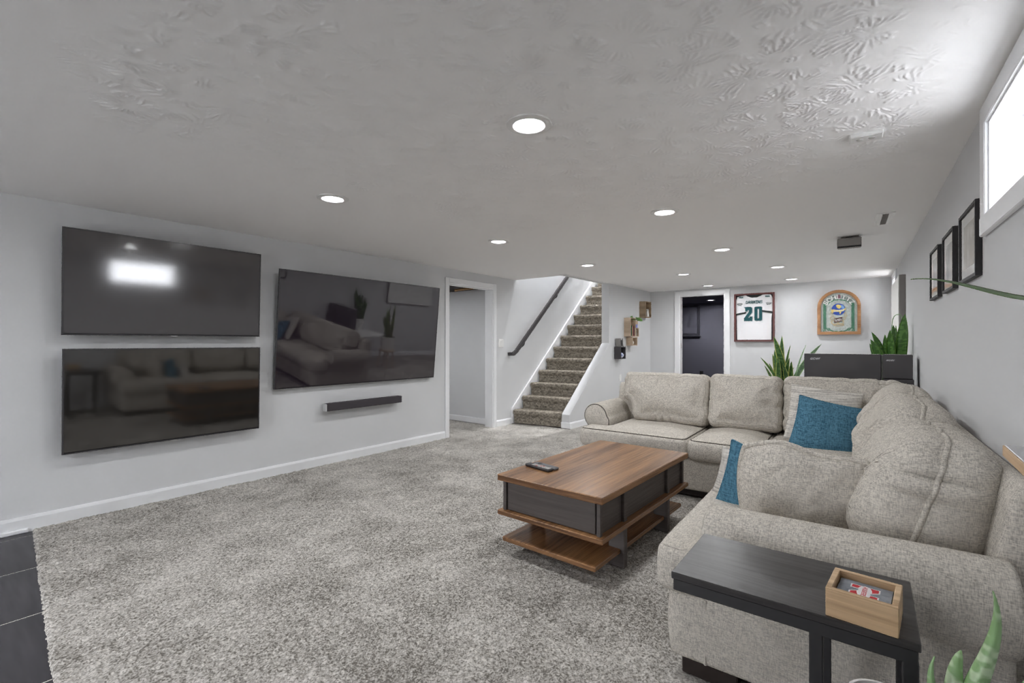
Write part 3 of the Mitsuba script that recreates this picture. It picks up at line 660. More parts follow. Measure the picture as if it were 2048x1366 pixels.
for i in range(2): put('long_button', bbox(.066 + .013 * i, .075 + .013 * i, -.017, .017, .016, .0195, .001), 'm_button', k, M=RM)
k = thing('remote_control', 'plain dark grey remote control lying behind the buttoned one', 'remote control')
put('body', bbox(-.085, .098, .03, .072, 0, .016, .006), 'm_remote_grey', k, M=RM)
put('wheel', lathe([(0, .0175), (.013, .0175), (.015, .016), (.015, .014), (0, .014)], 24), 'm_remote', k, M=RM @ shift(-.04, .051, 0), smooth=30)

# ------------------------------------------------------------------ C-shaped side table and coaster box
k = thing('side_table', 'narrow black wooden side table with square metal legs in front of the near sofa arm', 'side table')
ST = shift(-.2, 1.385, 0) @ rot(1.5, (0, 0, 1))
put('tabletop', bbox(-.248, .248, -.155, .155, .582, .60, .002), 'm_black_wood', k, M=ST)
put('apron', cat(bbox(-.244, .244, -.151, -.126, .552, .582, .002), bbox(-.244, .244, .126, .151, .552, .582, .002), bbox(-.244, -.219, -.13, .13, .552, .582, .002), bbox(.219, .244, -.13, .13, .552, .582, .002)), 'm_black_metal', k, M=ST)
for x0 in (.058, .219):
    for sy in (-1, 1): put('leg', bbox(x0, x0 + .026, sy * .138 - .013, sy * .138 + .013, .018, .556, .002), 'm_black_metal', k, M=ST)
for sy in (-1, 1): put('foot_rail', bbox(-.235, .244, sy * .138 - .013, sy * .138 + .013, 0, .022, .002), 'm_black_metal', k, M=ST)
put('foot_crossbar', bbox(.219, .244, -.13, .13, 0, .022, .002), 'm_black_metal', k, M=ST)
k = thing('coaster_box', 'square pale wooden box holding printed stone coasters on the black side table', 'coaster box')
CB = shift(-.041, 1.298, .60) @ rot(-4, (0, 0, 1))
a, t = .0625, .0115
put('side_panel', bbox(-a, a, -a, -a + t, 0, .062, .0012), 'm_bamboo', k, M=CB); put('side_panel', bbox(-a, a, a - t, a, 0, .062, .0012), 'm_bamboo', k, M=CB)
put('side_panel', bbox(-a, -a + t, -a + t, a - t, 0, .062, .0012), 'm_bamboo', k, M=CB); put('side_panel', bbox(a - t, a, -a + t, a - t, 0, .062, .0012), 'm_bamboo', k, M=CB)
put('bottom_panel', bbox(-a + t, a - t, -a + t, a - t, .001, .006, .001), 'm_bamboo', k, M=CB)
def slate(p, n, uv): return mix((.16, .17, .19), (.34, .36, .39), fbm(p.x * 60, p.y * 60, 1, octaves=4))
diffuse('m_slate', proc(slate)); diffuse('m_print_red', (.52, .07, .08)); diffuse('m_print_white', (.78, .74, .74))
b = a - t - .003
for i in range(4):
    pts = [(math.cos(q) * b * min(1 / max(abs(math.cos(q)), 1e-6), 1 / max(abs(math.sin(q)), 1e-6)), math.sin(q) * b * min(1 / max(abs(math.cos(q)), 1e-6), 1 / max(abs(math.sin(q)), 1e-6))) for q in np.linspace(0, 2 * np.pi, 72, endpoint=False)]
    pts = np.array(pts) * (1 - .025 * rng.random((72, 1)))
    c = thing('coaster', 'grey stone coaster with a red and white letter emblem in the wooden box' if i == 3 else ('bottom', 'second', 'third')[i] + ' plain stone coaster in the wooden box, under the printed one', 'coaster', None if i == 3 else 'lower coasters in the box')
    z = .006 + .0105 * i
    if i < 3: put('slab', ext(Polygon(pts).buffer(0), z, z + .010), 'm_slate', c, M=CB)
    else:
        put('slab', ext(Polygon(pts).buffer(0), z, z + .010), 'm_slate', c, M=CB)
        # red letter N seen sideways with a white outline and a lettered band across it
        N_ = Polygon([(-.026, -.024), (-.026, .024), (-.012, .024), (.012, -.006), (.012, .024), (.026, .024), (.026, -.024), (.012, -.024), (-.012, .008), (-.012, -.024)])
        E_ = CB @ shift(0, .002, 0) @ rot(-90, (0, 0, 1))
        band = affinity.scale(Point(0, 0).buffer(1, quad_segs=16), .030, .0115)
        put('outline', ext(N_.buffer(.0028, join_style=2), z + .0095, z + .0103), 'm_print_white', c, M=E_)
        put('letter', ext(N_.difference(band.buffer(.002)), z + .0095, z + .0106), 'm_print_red', c, M=E_)
        put('band', ext(band, z + .0095, z + .0108), 'm_print_white', c, M=E_)
        tx = meshkit.text_mesh('HUSKERS', .0085, .0004, bold=True); tx.apply_translation((-tx.bounds[:, 0].mean(), -tx.bounds[:, 1].mean(), z + .0106))
        tx.apply_scale([.050 / max(tx.extents[0], 1e-6), 1, 1])
        put('lettering', tx, 'm_print_red', c, M=E_)

# ------------------------------------------------------------------ white table, cartons and plants behind the sofa
k = thing('console_table', 'low white table behind the far sofa back carrying the dark cartons', 'table')
put('tabletop', bbox(-.66, .155, 4.95, 6.05, .55, .58, .004), white_pl, k)
for x in (-.63, .12):
    for y in (4.98, 6.02): put('leg', bbox(x - .025, x + .025, y - .025, y + .025, 0, .552, .003), white_pl, k)
def carton_col(p, n, uv): return mix((.052, .049, .053), (.068, .065, .069), noise(p.x * 8, p.y * 8, p.z * 8))
princ('m_carton', proc(carton_col), .5, .4); princ('m_logo', (.50, .50, .53), .5, .3); princ('m_carton_edge', (.62, .61, .60), .6, .2)
def carton(lab, x0, x1, y0, y1, z0, z1, th=None, tx=.05, tz=.04):
    k = thing('monitor_carton', lab, 'box')
    put('box', bbox(x0, x1, y0, y1, z0, z1, .004), 'm_carton', k)
    put('tape_edge', cat(bbox(x0 + .01, x1 - .01, (y0 + y1) / 2 - .02, (y0 + y1) / 2 + .02, z1 - .001, z1 + .001, .0004)), 'm_carton_edge', k, label='pale tape along the top')
    if th:
        w = meshkit.text_mesh('acer', th, .001, bold=True); w.apply_transform(np.array([[1, .18, 0, 0], [0, 1, 0, 0], [0, 0, 1, 0], [0, 0, 0, 1.]]))
        w.apply_scale([1.25, 1, 1])
        put('lettering', w, 'm_logo', k, M=frame((x0 + tx, y0 - .0002, z1 - tz), (1, 0, 0), UP), label='silver lettering')
carton('wide dark grey carton with silver lettering behind the sofa corner', -.605, -.043, 5.10, 5.22, .58, 1.097, .022, .045, .053)
put('side_edge', bbox(-.0425, -.0345, 5.13, 5.20, .58, 1.092, .001), white_pl, 'monitor_carton', label='pale side edge')
carton('narrower dark grey carton with silver lettering beside the right wall behind the sofa', -.033, .163, 5.08, 5.30, .895, 1.097, .016, .022, .053)
carton('dark carton underneath the narrower lettered carton by the right wall', -.03, .170, 5.05, 5.28, .58, .892)

def leafmesh(path, widths, face, thick=.004, fold=.25, n=None):
    """a strap leaf: lens-shaped section, slightly folded; uv.x runs across, uv.y along"""
    p = np.asarray(path, float); m = len(p)
    t = np.gradient(p, axis=0); t /= np.linalg.norm(t, axis=1, keepdims=True)
    fdir = np.broadcast_to(np.asarray(face, float), p.shape); side = np.cross(t, fdir); side /= np.linalg.norm(side, axis=1, keepdims=True) + 1e-9
    nn = np.cross(side, t)
    cs = [(-1, 0, 0), (-.5, .55, .25), (0, .8, .5), (.5, .55, .75), (1, 0, 1), (.5, -.35, .75), (0, -.3, .5), (-.5, -.35, .25)]
    V, UV = [], []
    for i in range(m):
        w = widths[i] / 2
        for a, b, u in cs: V.append(p[i] + side[i] * a * w + nn[i] * (b * thick + fold * w * abs(a))); UV.append((u, i / (m - 1)))
    q = len(cs); f = []
    for i in range(m - 1):
        for j in range(q):
            A, B, C_, D = i * q + j, i * q + (j + 1) % q, (i + 1) * q + (j + 1) % q, (i + 1) * q + j
            f += [[A, B, C_], [A, C_, D]]
    mm = tm(V, f)
    return mm, np.array(UV)
def leaf_col(edge, dark, light, band=.5, ew=.12):
    def fn(p, n, uv):
        d = dr.abs(uv.x - .5) * 2
        b = smoothstep(.45, .62, noise(uv.x * 3 + p.x * 9, p.z * 75 + p.y * 30, p.y * 20))
        c = mix(dark, light, b * band)
        return mix(c, edge, smoothstep(1 - ew * 2 - .06, 1 - ew * 2 + .06, d))
    return fn
princ('m_leaf_variegated', proc(leaf_col((.52, .55, .17), (.035, .10, .022), (.14, .26, .08))), .42, .5)
princ('m_leaf_green', proc(leaf_col((.13, .26, .045), (.04, .12, .018), (.12, .27, .05), ew=.06)), .42, .5)
princ('m_leaf_pale', proc(leaf_col((.32, .48, .22), (.15, .26, .14), (.34, .46, .30), ew=.1)), .45, .5)
princ('m_soil', (.03, .02, .014), .9, .2)
princ('m_pot_white', (.75, .74, .72), .35, .5)
def pot(key, M, r, h, m_='m_pot_white'):
    prof = [(0, 0), (r * .72, 0), (r * .76, h * .03), (r * .98, h * .93), (r * 1.04, h * .94), (r * 1.04, h), (r * .95, h), (r * .92, h * .9), (0, h * .9)]
    put('pot', lathe(prof, 36), m_, key, smooth=35, M=M)
    put('soil', lathe([(0, h * .905), (r * .915, h * .905), (r * .915, h * .88), (0, h * .88)], 24), 'm_soil', key, M=M)
def strap(base, tip, w, mat_, key, bend=(0, 0, 0), face=None, prof='snake', n=18):
    b, t = np.array(base, float), np.array(tip, float); s_ = np.linspace(0, 1, n)[:, None]
    mid = (b + t) / 2 + np.array(bend); P = (1 - s_) ** 2 * b + 2 * s_ * (1 - s_) * mid + s_ ** 2 * t
    s1 = s_[:, 0]
    wid = w * np.clip(np.where(s1 < .55, .62 + .38 * np.sin(s1 / .55 * np.pi / 2), np.cos((s1 - .55) / .45 * np.pi / 2) ** .8), .02, 1)
    if face is None: face = (-.35 + .5 * rng.standard_normal(), -.9, .1)
    m, uv = leafmesh(P, wid, face)
    put('leaf', m, mat_, key, smooth=True, uv=uv)
def px(u, v, Y):     # world point seen at photo pixel (u, v) in the plane y = Y; used once to read off plant leaf tips
    l, w = (u - 1024) / F, -(v - 685) / F; c, s = math.cos(TH), math.sin(TH)
    r = np.array([l * c - s, l * s + c, w]); return np.array([0, 0, CH]) + r * Y / r[1]
k = thing('snake_plant', 'variegated snake plant with yellow edged leaves left of the dark cartons', 'plant')
pc = np.array([-.875, 5.80])
pot(k, shift(pc[0], pc[1], .36), .15, .26)
put('stand', cat(lathe([(0, .33), (.15, .33), (.15, .36), (0, .36)], 32), *[tube([(.12 * math.cos(a), .12 * math.sin(a), .335), (.15 * math.cos(a), .15 * math.sin(a), 0)], .014, 8) for a in (.4, 1.97, 3.54, 5.1)]), 'm_oak_shelf', k, M=shift(pc[0], pc[1], 0))
tips = [(1547, 672, .075, 5.70), (1564, 672, .062, 5.85), (1581, 690, .03, 5.8), (1520, 714, .03, 5.7), (1529, 731, .045, 5.65), (1538, 726, .04, 5.75), (1612, 690, .035, 5.85), (1643, 688, .055, 5.95), (1579, 716, .05, 5.7), (1566, 727, .05, 5.62), (1556, 712, .055, 5.6), (1545, 708, .05, 5.8), (1583, 722, .05, 5.72), (1588, 735, .04, 5.8), (1549, 700, .06, 5.66)]
for i, (u, v, w, Y) in enumerate(tips):
    tp = px(u, v, Y); b = np.array([pc[0] + .05 * math.cos(i * 2.1) + .16 * (tp[0] - pc[0]), pc[1] + .06 * math.sin(i * 1.7), .58])
    strap(b, tp, w, 'm_leaf_variegated' if i not in (6, 7) else 'm_leaf_pale', k, bend=(.25 * (b[0] - tp[0]), 0, .04))
k = thing('snake_plant', 'broad leaved green snake plant behind the cartons beside the right wall', 'plant')
pc = np.array([.035, 5.70])
pot(k, shift(pc[0], pc[1], .58), .11, .25)
tips = [(1810, 628, .085, 5.62), (1822, 645, .055, 5.66), (1787, 650, .07, 5.75), (1792, 651, .04, 5.7), (1770, 669, .06, 5.66), (1776, 672, .06, 5.8), (1743, 664, .062, 5.7), (1741, 679, .065, 5.62), (1739, 687, .055, 5.75), (1780, 660, .07, 5.6), (1795, 690, .06, 5.72), (1804, 660, .06, 5.7)]
for i, (u, v, w, Y) in enumerate(tips):
    tp = px(u, v, Y); tp[0] = min(tp[0], .42 - .042 * Y - .045); dx = tp[0] - pc[0]; b = np.array([pc[0] + .35 * np.clip(dx, -.2, .25) + .02 * math.cos(i * 2), pc[1] + .05 * math.sin(i * 1.7), .80])
    strap(b, tp, w * 1.1, 'm_leaf_green', k, bend=(.32 * (b[0] - tp[0]) if dx < -.15 else 0, 0, .06))
put('flower_stem', tube(spline([(pc[0], pc[1], .8), px(1782, 690, 5.68), px(1784, 650, 5.68), px(1792, 630, 5.66), px(1799, 629, 5.64), px(1803, 638, 5.62)], 40), .0035, 6), 'm_leaf_pale', k, smooth=True, label='thin arching stem')

# ------------------------------------------------------------------ pictures on the right wall
def abstract(seed, c1, c2):
    def fn(p, n, uv):
        a = fbm(p.y * 7 + seed, p.z * 5, seed, octaves=4)
        h = smoothstep(.02, .0, dr.abs(dr.sin(p.y * 38 + seed)) * .05 + (p.z - 1.545) * .5)
        return mix(mix(c1, c2, smoothstep(.35, .65, a)), (.12, .11, .10), h * .5)
    return fn
diffuse('m_print_a', proc(abstract(3.0, (.50, .47, .43), (.34, .30, .25)))); diffuse('m_print_b', proc(abstract(8.0, (.55, .55, .55), (.25, .26, .28))))
diffuse('m_mat_board', (.72, .72, .71))
mat('m_picture_glass', {'type': 'thindielectric'})
for y0, y1, pm, lab in ((2.72, 3.11, 'm_print_a', 'black framed picture on the right wall nearest the window'), (3.285, 3.655, 'm_print_b', 'middle one of three black framed pictures on the right wall'), (3.835, 4.215, 'm_print_b', 'black framed picture on the right wall farthest from the near window')):
    k = thing('framed_picture', lab, 'picture'); u0, u1, v0, v1 = -y1, -y0, 1.478, 1.795
    put('frame', ext(ringpoly(u0, u1, v0, v1, .014), 0, .022), 'm_black', k, M=RW)
    put('mat_board', bbox(u0 + .01, u1 - .01, v0 + .01, v1 - .01, .004, .012, .001), 'm_mat_board', k, M=RW)
    put('print', bbox(u0 + .075, u1 - .075, v0 + .06, v1 - .06, .011, .013, .0004), pm, k, M=RW)
    q = [(u0 + .012, v0 + .012), (u1 - .012, v0 + .012), (u1 - .012, v1 - .012), (u0 + .012, v1 - .012)]
    put('glass', tm([(x, y, .017) for x, y in q], [[0, 1, 2], [0, 2, 3]]), 'm_picture_glass', k, M=RW)
k = thing('wall_panel', 'tall shallow grey edged white panel box on the right wall before the far window', 'wall panel')
put('body', bbox(-7.62, -6.42, 1.19, 1.915, 0, .055, .004), princ('m_panel_grey', (.20, .19, .185), .6, .3), k, M=RW)
for u0, u1 in ((-7.615, -7.03), (-7.02, -6.425)): put('door', bbox(u0, u1, 1.2, 1.905, .054, .062, .003), white_pl, k, M=RW)

# ------------------------------------------------------------------ framed jersey
JW = BW
k = thing('framed_jersey', 'white sports jersey with dark green number in a mahogany shadow frame on the far wall', 'framed jersey')
u0, u1, v0, v1 = 1.44, 2.035, 1.215, 2.01
put('frame', ext(ringpoly(u0, u1, v0, v1, .026), 0, .05), 'm_mahogany', k, M=JW)
put('backing', bbox(u0 + .02, u1 - .02, v0 + .02, v1 - .02, .002, .012, .001), 'm_black', k, M=JW)
jc = (u0 + u1) / 2
fabw = diffuse('m_jersey', (.80, .80, .82)); diffuse('m_jersey_dark', (.035, .04, .04)); diffuse('m_jersey_green', (.028, .085, .095)); diffuse('m_jersey_silver', (.42, .44, .45))
outline = Polygon([(-.255, -.365), (-.26, .0), (-.265, .10), (-.265, .29), (-.25, .345), (-.12, .372), (-.10, .352), (-.04, .328), (.04, .328), (.10, .352), (.13, .375), (.245, .36), (.262, .31), (.262, .09), (.25, -.02), (.248, -.365)])
m_, _ = polycushion(outline.buffer(.004), .010, .0035, bulge=.003, lump=.006, fold=0, seam='none', ds=.012, seed=5)
jk = put('jersey', m_, 'm_jersey', k, smooth=True, M=JW @ shift(jc, 1.612, .012))
JM = JW @ shift(jc, 1.612, .029)
put('collar', ext(Polygon([(-.12, .372), (-.10, .352), (-.04, .328), (.04, .328), (.10, .352), (.13, .375)]), -.012, -.006), 'm_jersey_dark', jk, M=JM)
for sgn in (-1, 1):
    sl = Polygon([(sgn * .262, .30), (sgn * .262, .09 if sgn > 0 else .065), (sgn * .125, .115 if sgn > 0 else .105), (sgn * .16, .30)])
    put('sleeve', ext(sl.buffer(.006), -.008, .001), 'm_jersey', jk, M=JM)
    cuff = Polygon([(sgn * .265, .092 if sgn > 0 else .07), (sgn * .265, .06 if sgn > 0 else .04), (sgn * .12, .09 if sgn > 0 else .068), (sgn * .115, .117 if sgn > 0 else .096)])
    put('cuff', ext(cuff, -.004, .004), 'm_jersey_dark', jk, M=JM, label='dark sleeve cuff')
    # wing emblem on each sleeve
    wing = Polygon([(.0, .018), (.05, .022), (.085, .012), (.062, .010), (.078, .0), (.052, .0), (.060, -.012), (.036, -.008), (.018, -.018), (.026, -.002), (.006, .004)])
    wing = affinity.translate(affinity.scale(wing, sgn, 1, origin=(0, 0)), sgn * .172, .215)
    put('emblem', ext(wing, .0, .0025), 'm_jersey_silver', jk, M=JM); put('emblem', ext(wing.exterior.buffer(.0022), .0, .0035), 'm_jersey_dark', jk, M=JM)
    put('shoulder_number', ext(affinity.translate(ringpoly(-.03, .03, -.011, .011, .008), sgn * .195, .338), -.002, .001), 'm_jersey_green', jk, M=JM)
def word(s, h, w, z=.002, bold=True):
    m = meshkit.text_mesh(s, h, z, bold=bold); m.apply_scale([w / m.extents[0], 1, 1]); m.apply_translation((-m.bounds[:, 0].mean(), -m.bounds[:, 1].mean(), 0)); return m
put('lettering', word('DAWKINS', .048, .245, .003), 'm_jersey_green', jk, M=JM @ shift(.0, .252, -.001))
def digit(polys): return polys
two = Polygon([(-.055, .105), (-.075, .125), (.03, .125), (.05, .105), (.05, .035), (-.012, -.055), (.012, -.055), (.012, -.035), (.052, -.035), (.052, -.105), (-.07, -.105), (-.07, -.06), (.002, .045), (.002, .075), (-.018, .075), (-.018, .055), (-.05, .055)])
zero = sbox(-.055, -.105, .055, .125).difference(sbox(-.013, -.07, .013, .09)).buffer(.01, join_style=1).buffer(-.01).intersection(sbox(-.055, -.105, .055, .125).buffer(-.02).buffer(.02, quad_segs=2))
for dg, dx in ((two, -.078), (zero, .062)):
    put('number_edge', ext(affinity.translate(dg.buffer(.006, join_style=2), dx + .003, .05 - .003), -.003, .0005), 'm_jersey_silver', jk, M=JM)
    put('number', ext(affinity.translate(dg, dx, .05), -.003, .003), 'm_jersey_green', jk, M=JM)
put('hem_seam', tube([(-.155, -.072, .0), (-.08, -.085, .0), (0, -.088, 0), (.08, -.085, .0), (.155, -.07, .0)], .003, 6), 'm_jersey', jk, M=JM)

# ------------------------------------------------------------------ arched mosaic sign
k = thing('arched_sign', 'arched mosaic beer sign with a blue globe in an oak frame on the far wall', 'sign')
u0, u1, v0 = 2.612, 3.148, 1.322; uc = (u0 + u1) / 2; hw = (u1 - u0) / 2; vs = 1.735
def arch(ins): 
    a = hw - ins; top = 1.99 - vs - ins
    pts = [(uc + a * math.cos(q), vs + top * math.sin(q)) for q in np.linspace(0, np.pi, 40)]
    return Polygon(pts + [(uc - a, v0 + ins), (uc + a, v0 + ins)])
put('frame', ext(arch(0).difference(arch(.030)), 0, .06), 'm_arch_wood', k, M=BW); put('inner_frame', ext(arch(.028).difference(arch(.042)), 0, .05), 'm_arch_wood', k, M=BW)
def mosaic(p, n, uv):
    d1, d2, c = mikit.voronoi(p.x * 95, p.z * 95)
    g = smoothstep(.02, .14, d2 - d1)
    return mix((.12, .15, .135), mix((.36, .41, .385), (.58, .61, .585), c), g)
princ('m_mosaic', proc(mosaic), .3, .6)
put('mosaic_panel', ext(arch(.04), .004, .022), 'm_mosaic', k, M=BW)
princ('m_stone_shadow', (.16, .19, .18), .5, .4); princ('m_glass_green', (.03, .14, .075), .2, .8); princ('m_sign_white', (.82, .82, .80), .4, .5); princ('m_sign_purple', (.20, .09, .12), .4, .5)
princ('m_globe_blue', (.025, .06, .30), .25, .7); princ('m_globe_yellow', (.66, .52, .16), .35, .5); princ('m_sign_brown', (.055, .018, .014), .4, .5); princ('m_sign_tan', (.42, .33, .19), .5, .4); princ('m_globe_light', (.16, .30, .55), .3, .6)
SG = BW @ shift(uc, 1.60, .022)
ell = lambda cx, cy, a, b, ang=0: affinity.translate(affinity.rotate(affinity.scale(Point(0, 0).buffer(1, quad_segs=8), a, b), ang, origin=(0, 0)), cx, cy)
for i, ch in enumerate('SCHLITZ'):
    q = math.radians(146 - i * (112 / 6)); R = .192
    m = meshkit.text_mesh(ch, .058, .004, bold=True); m.apply_translation((-m.bounds[:, 0].mean(), -.029, 0)); m.apply_scale([1.12, 1, 1])
    put('letter', m, 'm_sign_white', k, M=SG @ shift(R * math.cos(q) * 1.02, .095 + R * math.sin(q) * .98, .001) @ rot((math.degrees(q) - 90) * .8, (0, 0, 1)))
    put('letter_stone', ext(ell(0, 0, .027, .036), -.001, .0015), 'm_sign_purple' if i == 3 else 'm_stone_shadow', k, M=SG @ shift(R * math.cos(q) * 1.02, .095 + R * math.sin(q) * .98, 0))
for i in range(6):
    q0, q1 = math.radians(135 - i * 15.5), math.radians(135 - i * 15.5 - 13)
    pl = Polygon([(r * math.cos(q), .05 + r * math.sin(q)) for r, qs in ((.200, np.linspace(q0, q1, 6)), (.187, np.linspace(q1, q0, 6))) for q in qs])
    put('green_bar', ext(pl, 0, .004), 'm_glass_green', k, M=SG)
for sgn in (-1, 1):
    for i in range(21): put('leaf', ext(ell(sgn * .174, .175 - i * .0182, .026, .0075, -28 * (1 if sgn > 0 else 1)), 0, .004), 'm_glass_green', k, M=SG)
    for i, (cx, cy, an) in enumerate(((.15, -.185, 40), (.135, -.205, 55), (.118, -.19, 30), (.17, -.215, 50), (.19, -.222, 60), (.105, -.213, 12), (.075, -.225, 8), (.03, -.230, 3))):
        put('leaf', ext(ell(sgn * cx, cy, .022, .0065, sgn * an), 0, .004), 'm_glass_green', k, M=SG)
G = (-.004, .098)
put('globe', ext(ell(*G, .084, .088), 0, .010), 'm_globe_blue', k, M=SG)
put('continent', ext(Polygon([(-.036, .160), (-.012, .172), (.012, .166), (.030, .150), (.034, .132), (.020, .118), (.010, .104), (-.006, .112), (-.022, .122)]), .009, .013), 'm_globe_yellow', k, M=SG)
put('continent', ext(Polygon([(.012, .066), (.034, .060), (.030, .044), (.016, .020), (.008, .044)]), .009, .013), 'm_globe_yellow', k, M=SG)
put('globe_highlight', ext(ell(.048, .130, .018, .036, 30), .009, .0115), 'm_globe_light', k, M=SG)
put('ribbon', ext(Polygon([(-.094, .070), (-.092, .100), (-.05, .098), (.0, .084), (.05, .094), (.086, .118), (.086, .092), (.05, .068), (.0, .058), (-.05, .068), (-.080, .040)]), .010, .014), 'm_globe_yellow', k, M=SG)
put('lettering', word('Schlitz', .028, .13, .002), 'm_sign_white', k, M=SG @ shift(.002, .080, .014) @ rot(6, (0, 0, 1)))
for (cx, cy, a, b, an) in ((-.078, -.03, .034, .024, 40), (-.05, -.10, .05, .034, -20), (.0, -.135, .07, .022, 0), (.055, -.04, .034, .024, 20), (.025, -.10, .045, .03, 30), (.085, .02, .018, .034, 20), (-.092, .03, .013, .026, 10)):
    put('scroll', ext(ell(cx, cy, a, b, an).difference(ell(cx, cy, a * .7, b * .6, an)), 0, .006), 'm_sign_tan', k, M=SG)
put('label_plate', ext(Polygon([(-.054, -.104), (-.052, -.040), (.044, -.016), (.042, -.080)]), .004, .010), 'm_sign_brown', k, M=SG)
put('lettering', word('Schlitz', .036, .084, .002), 'm_sign_white', k, M=SG @ shift(-.005, -.060, .010) @ rot(13, (0, 0, 1)))

# ------------------------------------------------------------------ box shelves beside the stairs
def boxshelf(lab, y0, y1, z0, z1, m_, d=.118, t=.012):
    k = thing('box_shelf', lab, 'shelf')
    put('side', bbox(y0, y0 + t, z0, z1, 0, d, .0015), m_, k, M=HW); put('side', bbox(y1 - t, y1, z0, z1, 0, d, .0015), m_, k, M=HW)
    put('top', bbox(y0 + t, y1 - t, z1 - t, z1, 0, d, .0015), m_, k, M=HW); put('bottom', bbox(y0 + t, y1 - t, z0, z0 + t, 0, d, .0015), m_, k, M=HW)
    put('back', bbox(y0 + t, y1 - t, z0 + t, z1 - t, .001, .008, .001), m_, k, M=HW)
    return k
boxshelf('highest brown wooden box shelf, holding a white cat figure, near the far wall', 7.95, 8.20, 1.645, 1.93, 'm_oak_brown')
boxshelf('tall pale wooden box shelf with books beside the stairs', 7.325, 7.53, 1.298, 1.615, 'm_oak_shelf')
boxshelf('low pale box shelf with the potted vine on top, joined to the tall one', 7.532, 7.66, 1.298, 1.45, 'm_oak_shelf')
boxshelf('small pale box shelf hanging under the book shelf with a white ball', 7.41, 7.60, 1.148, 1.290, 'm_oak_shelf')
boxshelf('dark charcoal box shelf, lowest of the wall boxes', 6.96, 7.14, .935, 1.132, 'm_charcoal_wood')
for y, h, w, c, lab in ((7.355, .175, .048, (.012, .035, .015), 'dark green book on the tall box shelf'), (7.41, .17, .028, (.36, .24, .15), 'tan book between the green and red ones on the box shelf'), (7.452, .172, .045, (.10, .025, .028), 'dark red book on the tall box shelf')):
    k = thing('book', lab, 'book', 'books on the tall box shelf'); b_ = princ('m_book_' + str(int(h * 1000)), c, .5, .4)
    put('cover', cat(bbox(y, y + .003, 1.310, 1.310 + h, .012, .105, .001), bbox(y + w - .003, y + w, 1.310, 1.310 + h, .012, .105, .001), bbox(y, y + w, 1.310, 1.310 + h, .103, .107, .001)), b_, k, M=HW)
    put('pages', bbox(y + .002, y + w - .002, 1.313, 1.310 + h - .004, .014, .102, .0005), 'm_mat_board', k, M=HW)
k = thing('book', 'pale grey book in the low box shelf under the potted vine', 'book')
put('cover', cat(bbox(7.56, 7.563, 1.310, 1.425, .012, .1, .001), bbox(7.597, 7.6, 1.310, 1.425, .012, .1, .001), bbox(7.56, 7.6, 1.310, 1.425, .098, .102, .001)), 'm_grey_plastic', k, M=HW); put('pages', bbox(7.562, 7.598, 1.312, 1.422, .014, .098, .0005), 'm_mat_board', k, M=HW)
# white cat figure
k = thing('cat_figurine', 'white seated cat figurine in the highest box shelf', 'figurine')
import manifold3d as m3
def blob(parts):
    """parts: list of chains of (x, y, z, r): hulls of spheres, joined and smoothed"""
    out = None
    def sp(x, y, z, r): return m3.Manifold.sphere(r, 20).translate((x, y, z))
    for ch in parts:
        for a, b in zip(ch[:-1], ch[1:]) if len(ch) > 1 else [(ch[0], ch[0])]:
            h = m3.Manifold.batch_hull([sp(*a), sp(*b)]); out = h if out is None else out + h
    q = out.to_mesh(); m = trimesh.Trimesh(q.vert_properties[:, :3], q.tri_verts); trimesh.smoothing.filter_taubin(m, iterations=6); return m
cat_m = blob([[(0, 0, .03, .028), (0, .0, .07, .024), (0, .006, .105, .018)], [(0, .008, .125, .021)], [(-.013, .008, .14, .007), (-.016, .008, .152, .002)], [(.013, .008, .14, .007), (.016, .008, .152, .002)], [(-.012, .018, .06, .008), (-.012, .026, .008, .008)], [(.012, .018, .06, .008), (.012, .026, .008, .008)], [(.02, -.02, .012, .007), (.034, .0, .01, .006), (.028, .02, .008, .004)], [(0, .026, .121, .009)]])
cat_m.apply_translation((0, 0, -cat_m.bounds[0, 2]))
put('body', cat_m, 'm_pot_white', k, smooth=True, M=shift(-3.362, 8.085, 1.657) @ rot(-125, (0, 0, 1)) @ np.diag([1.15, 1.15, .95, 1.0]))
# vine in a two tone pot
k = thing('potted_vine', 'leafy green vine in a tan and blue pot on the low box shelf', 'plant')
PV = shift(-3.368, 7.603, 1.45)
princ('m_pot_blue', (.20, .22, .50), .4, .5); princ('m_pot_tan', (.55, .40, .28), .5, .4)
put('pot', lathe([(0, 0), (.033, 0), (.036, .06), (0, .06)], 28), 'm_pot_blue', k, M=PV, smooth=35); put('pot_rim', lathe([(0, .06), (.036, .06), (.038, .12), (.034, .12), (.032, .11), (0, .11)], 28), 'm_pot_tan', k, M=PV, smooth=35)
def vine_leaf(base, d, L_, w):
    d = np.array(d, float); d /= np.linalg.norm(d); s_ = np.linspace(0, 1, 9)
    P = np.array(base) + d * L_ * s_[:, None] + np.array([0, 0, -.35 * L_]) * (s_ ** 2)[:, None]
    m, uv = leafmesh(P, np.maximum(w * np.sin(np.pi * s_ ** .75), .001), (.65 + .3 * math.sin(L_ * 900 + base[1] * 300), -.55, .5), thick=.001, fold=.15)
    return m, uv
princ('m_leaf_vine', proc(leaf_col((.26, .42, .10), (.05, .16, .03), (.20, .36, .08), ew=.1)), .4, .5)
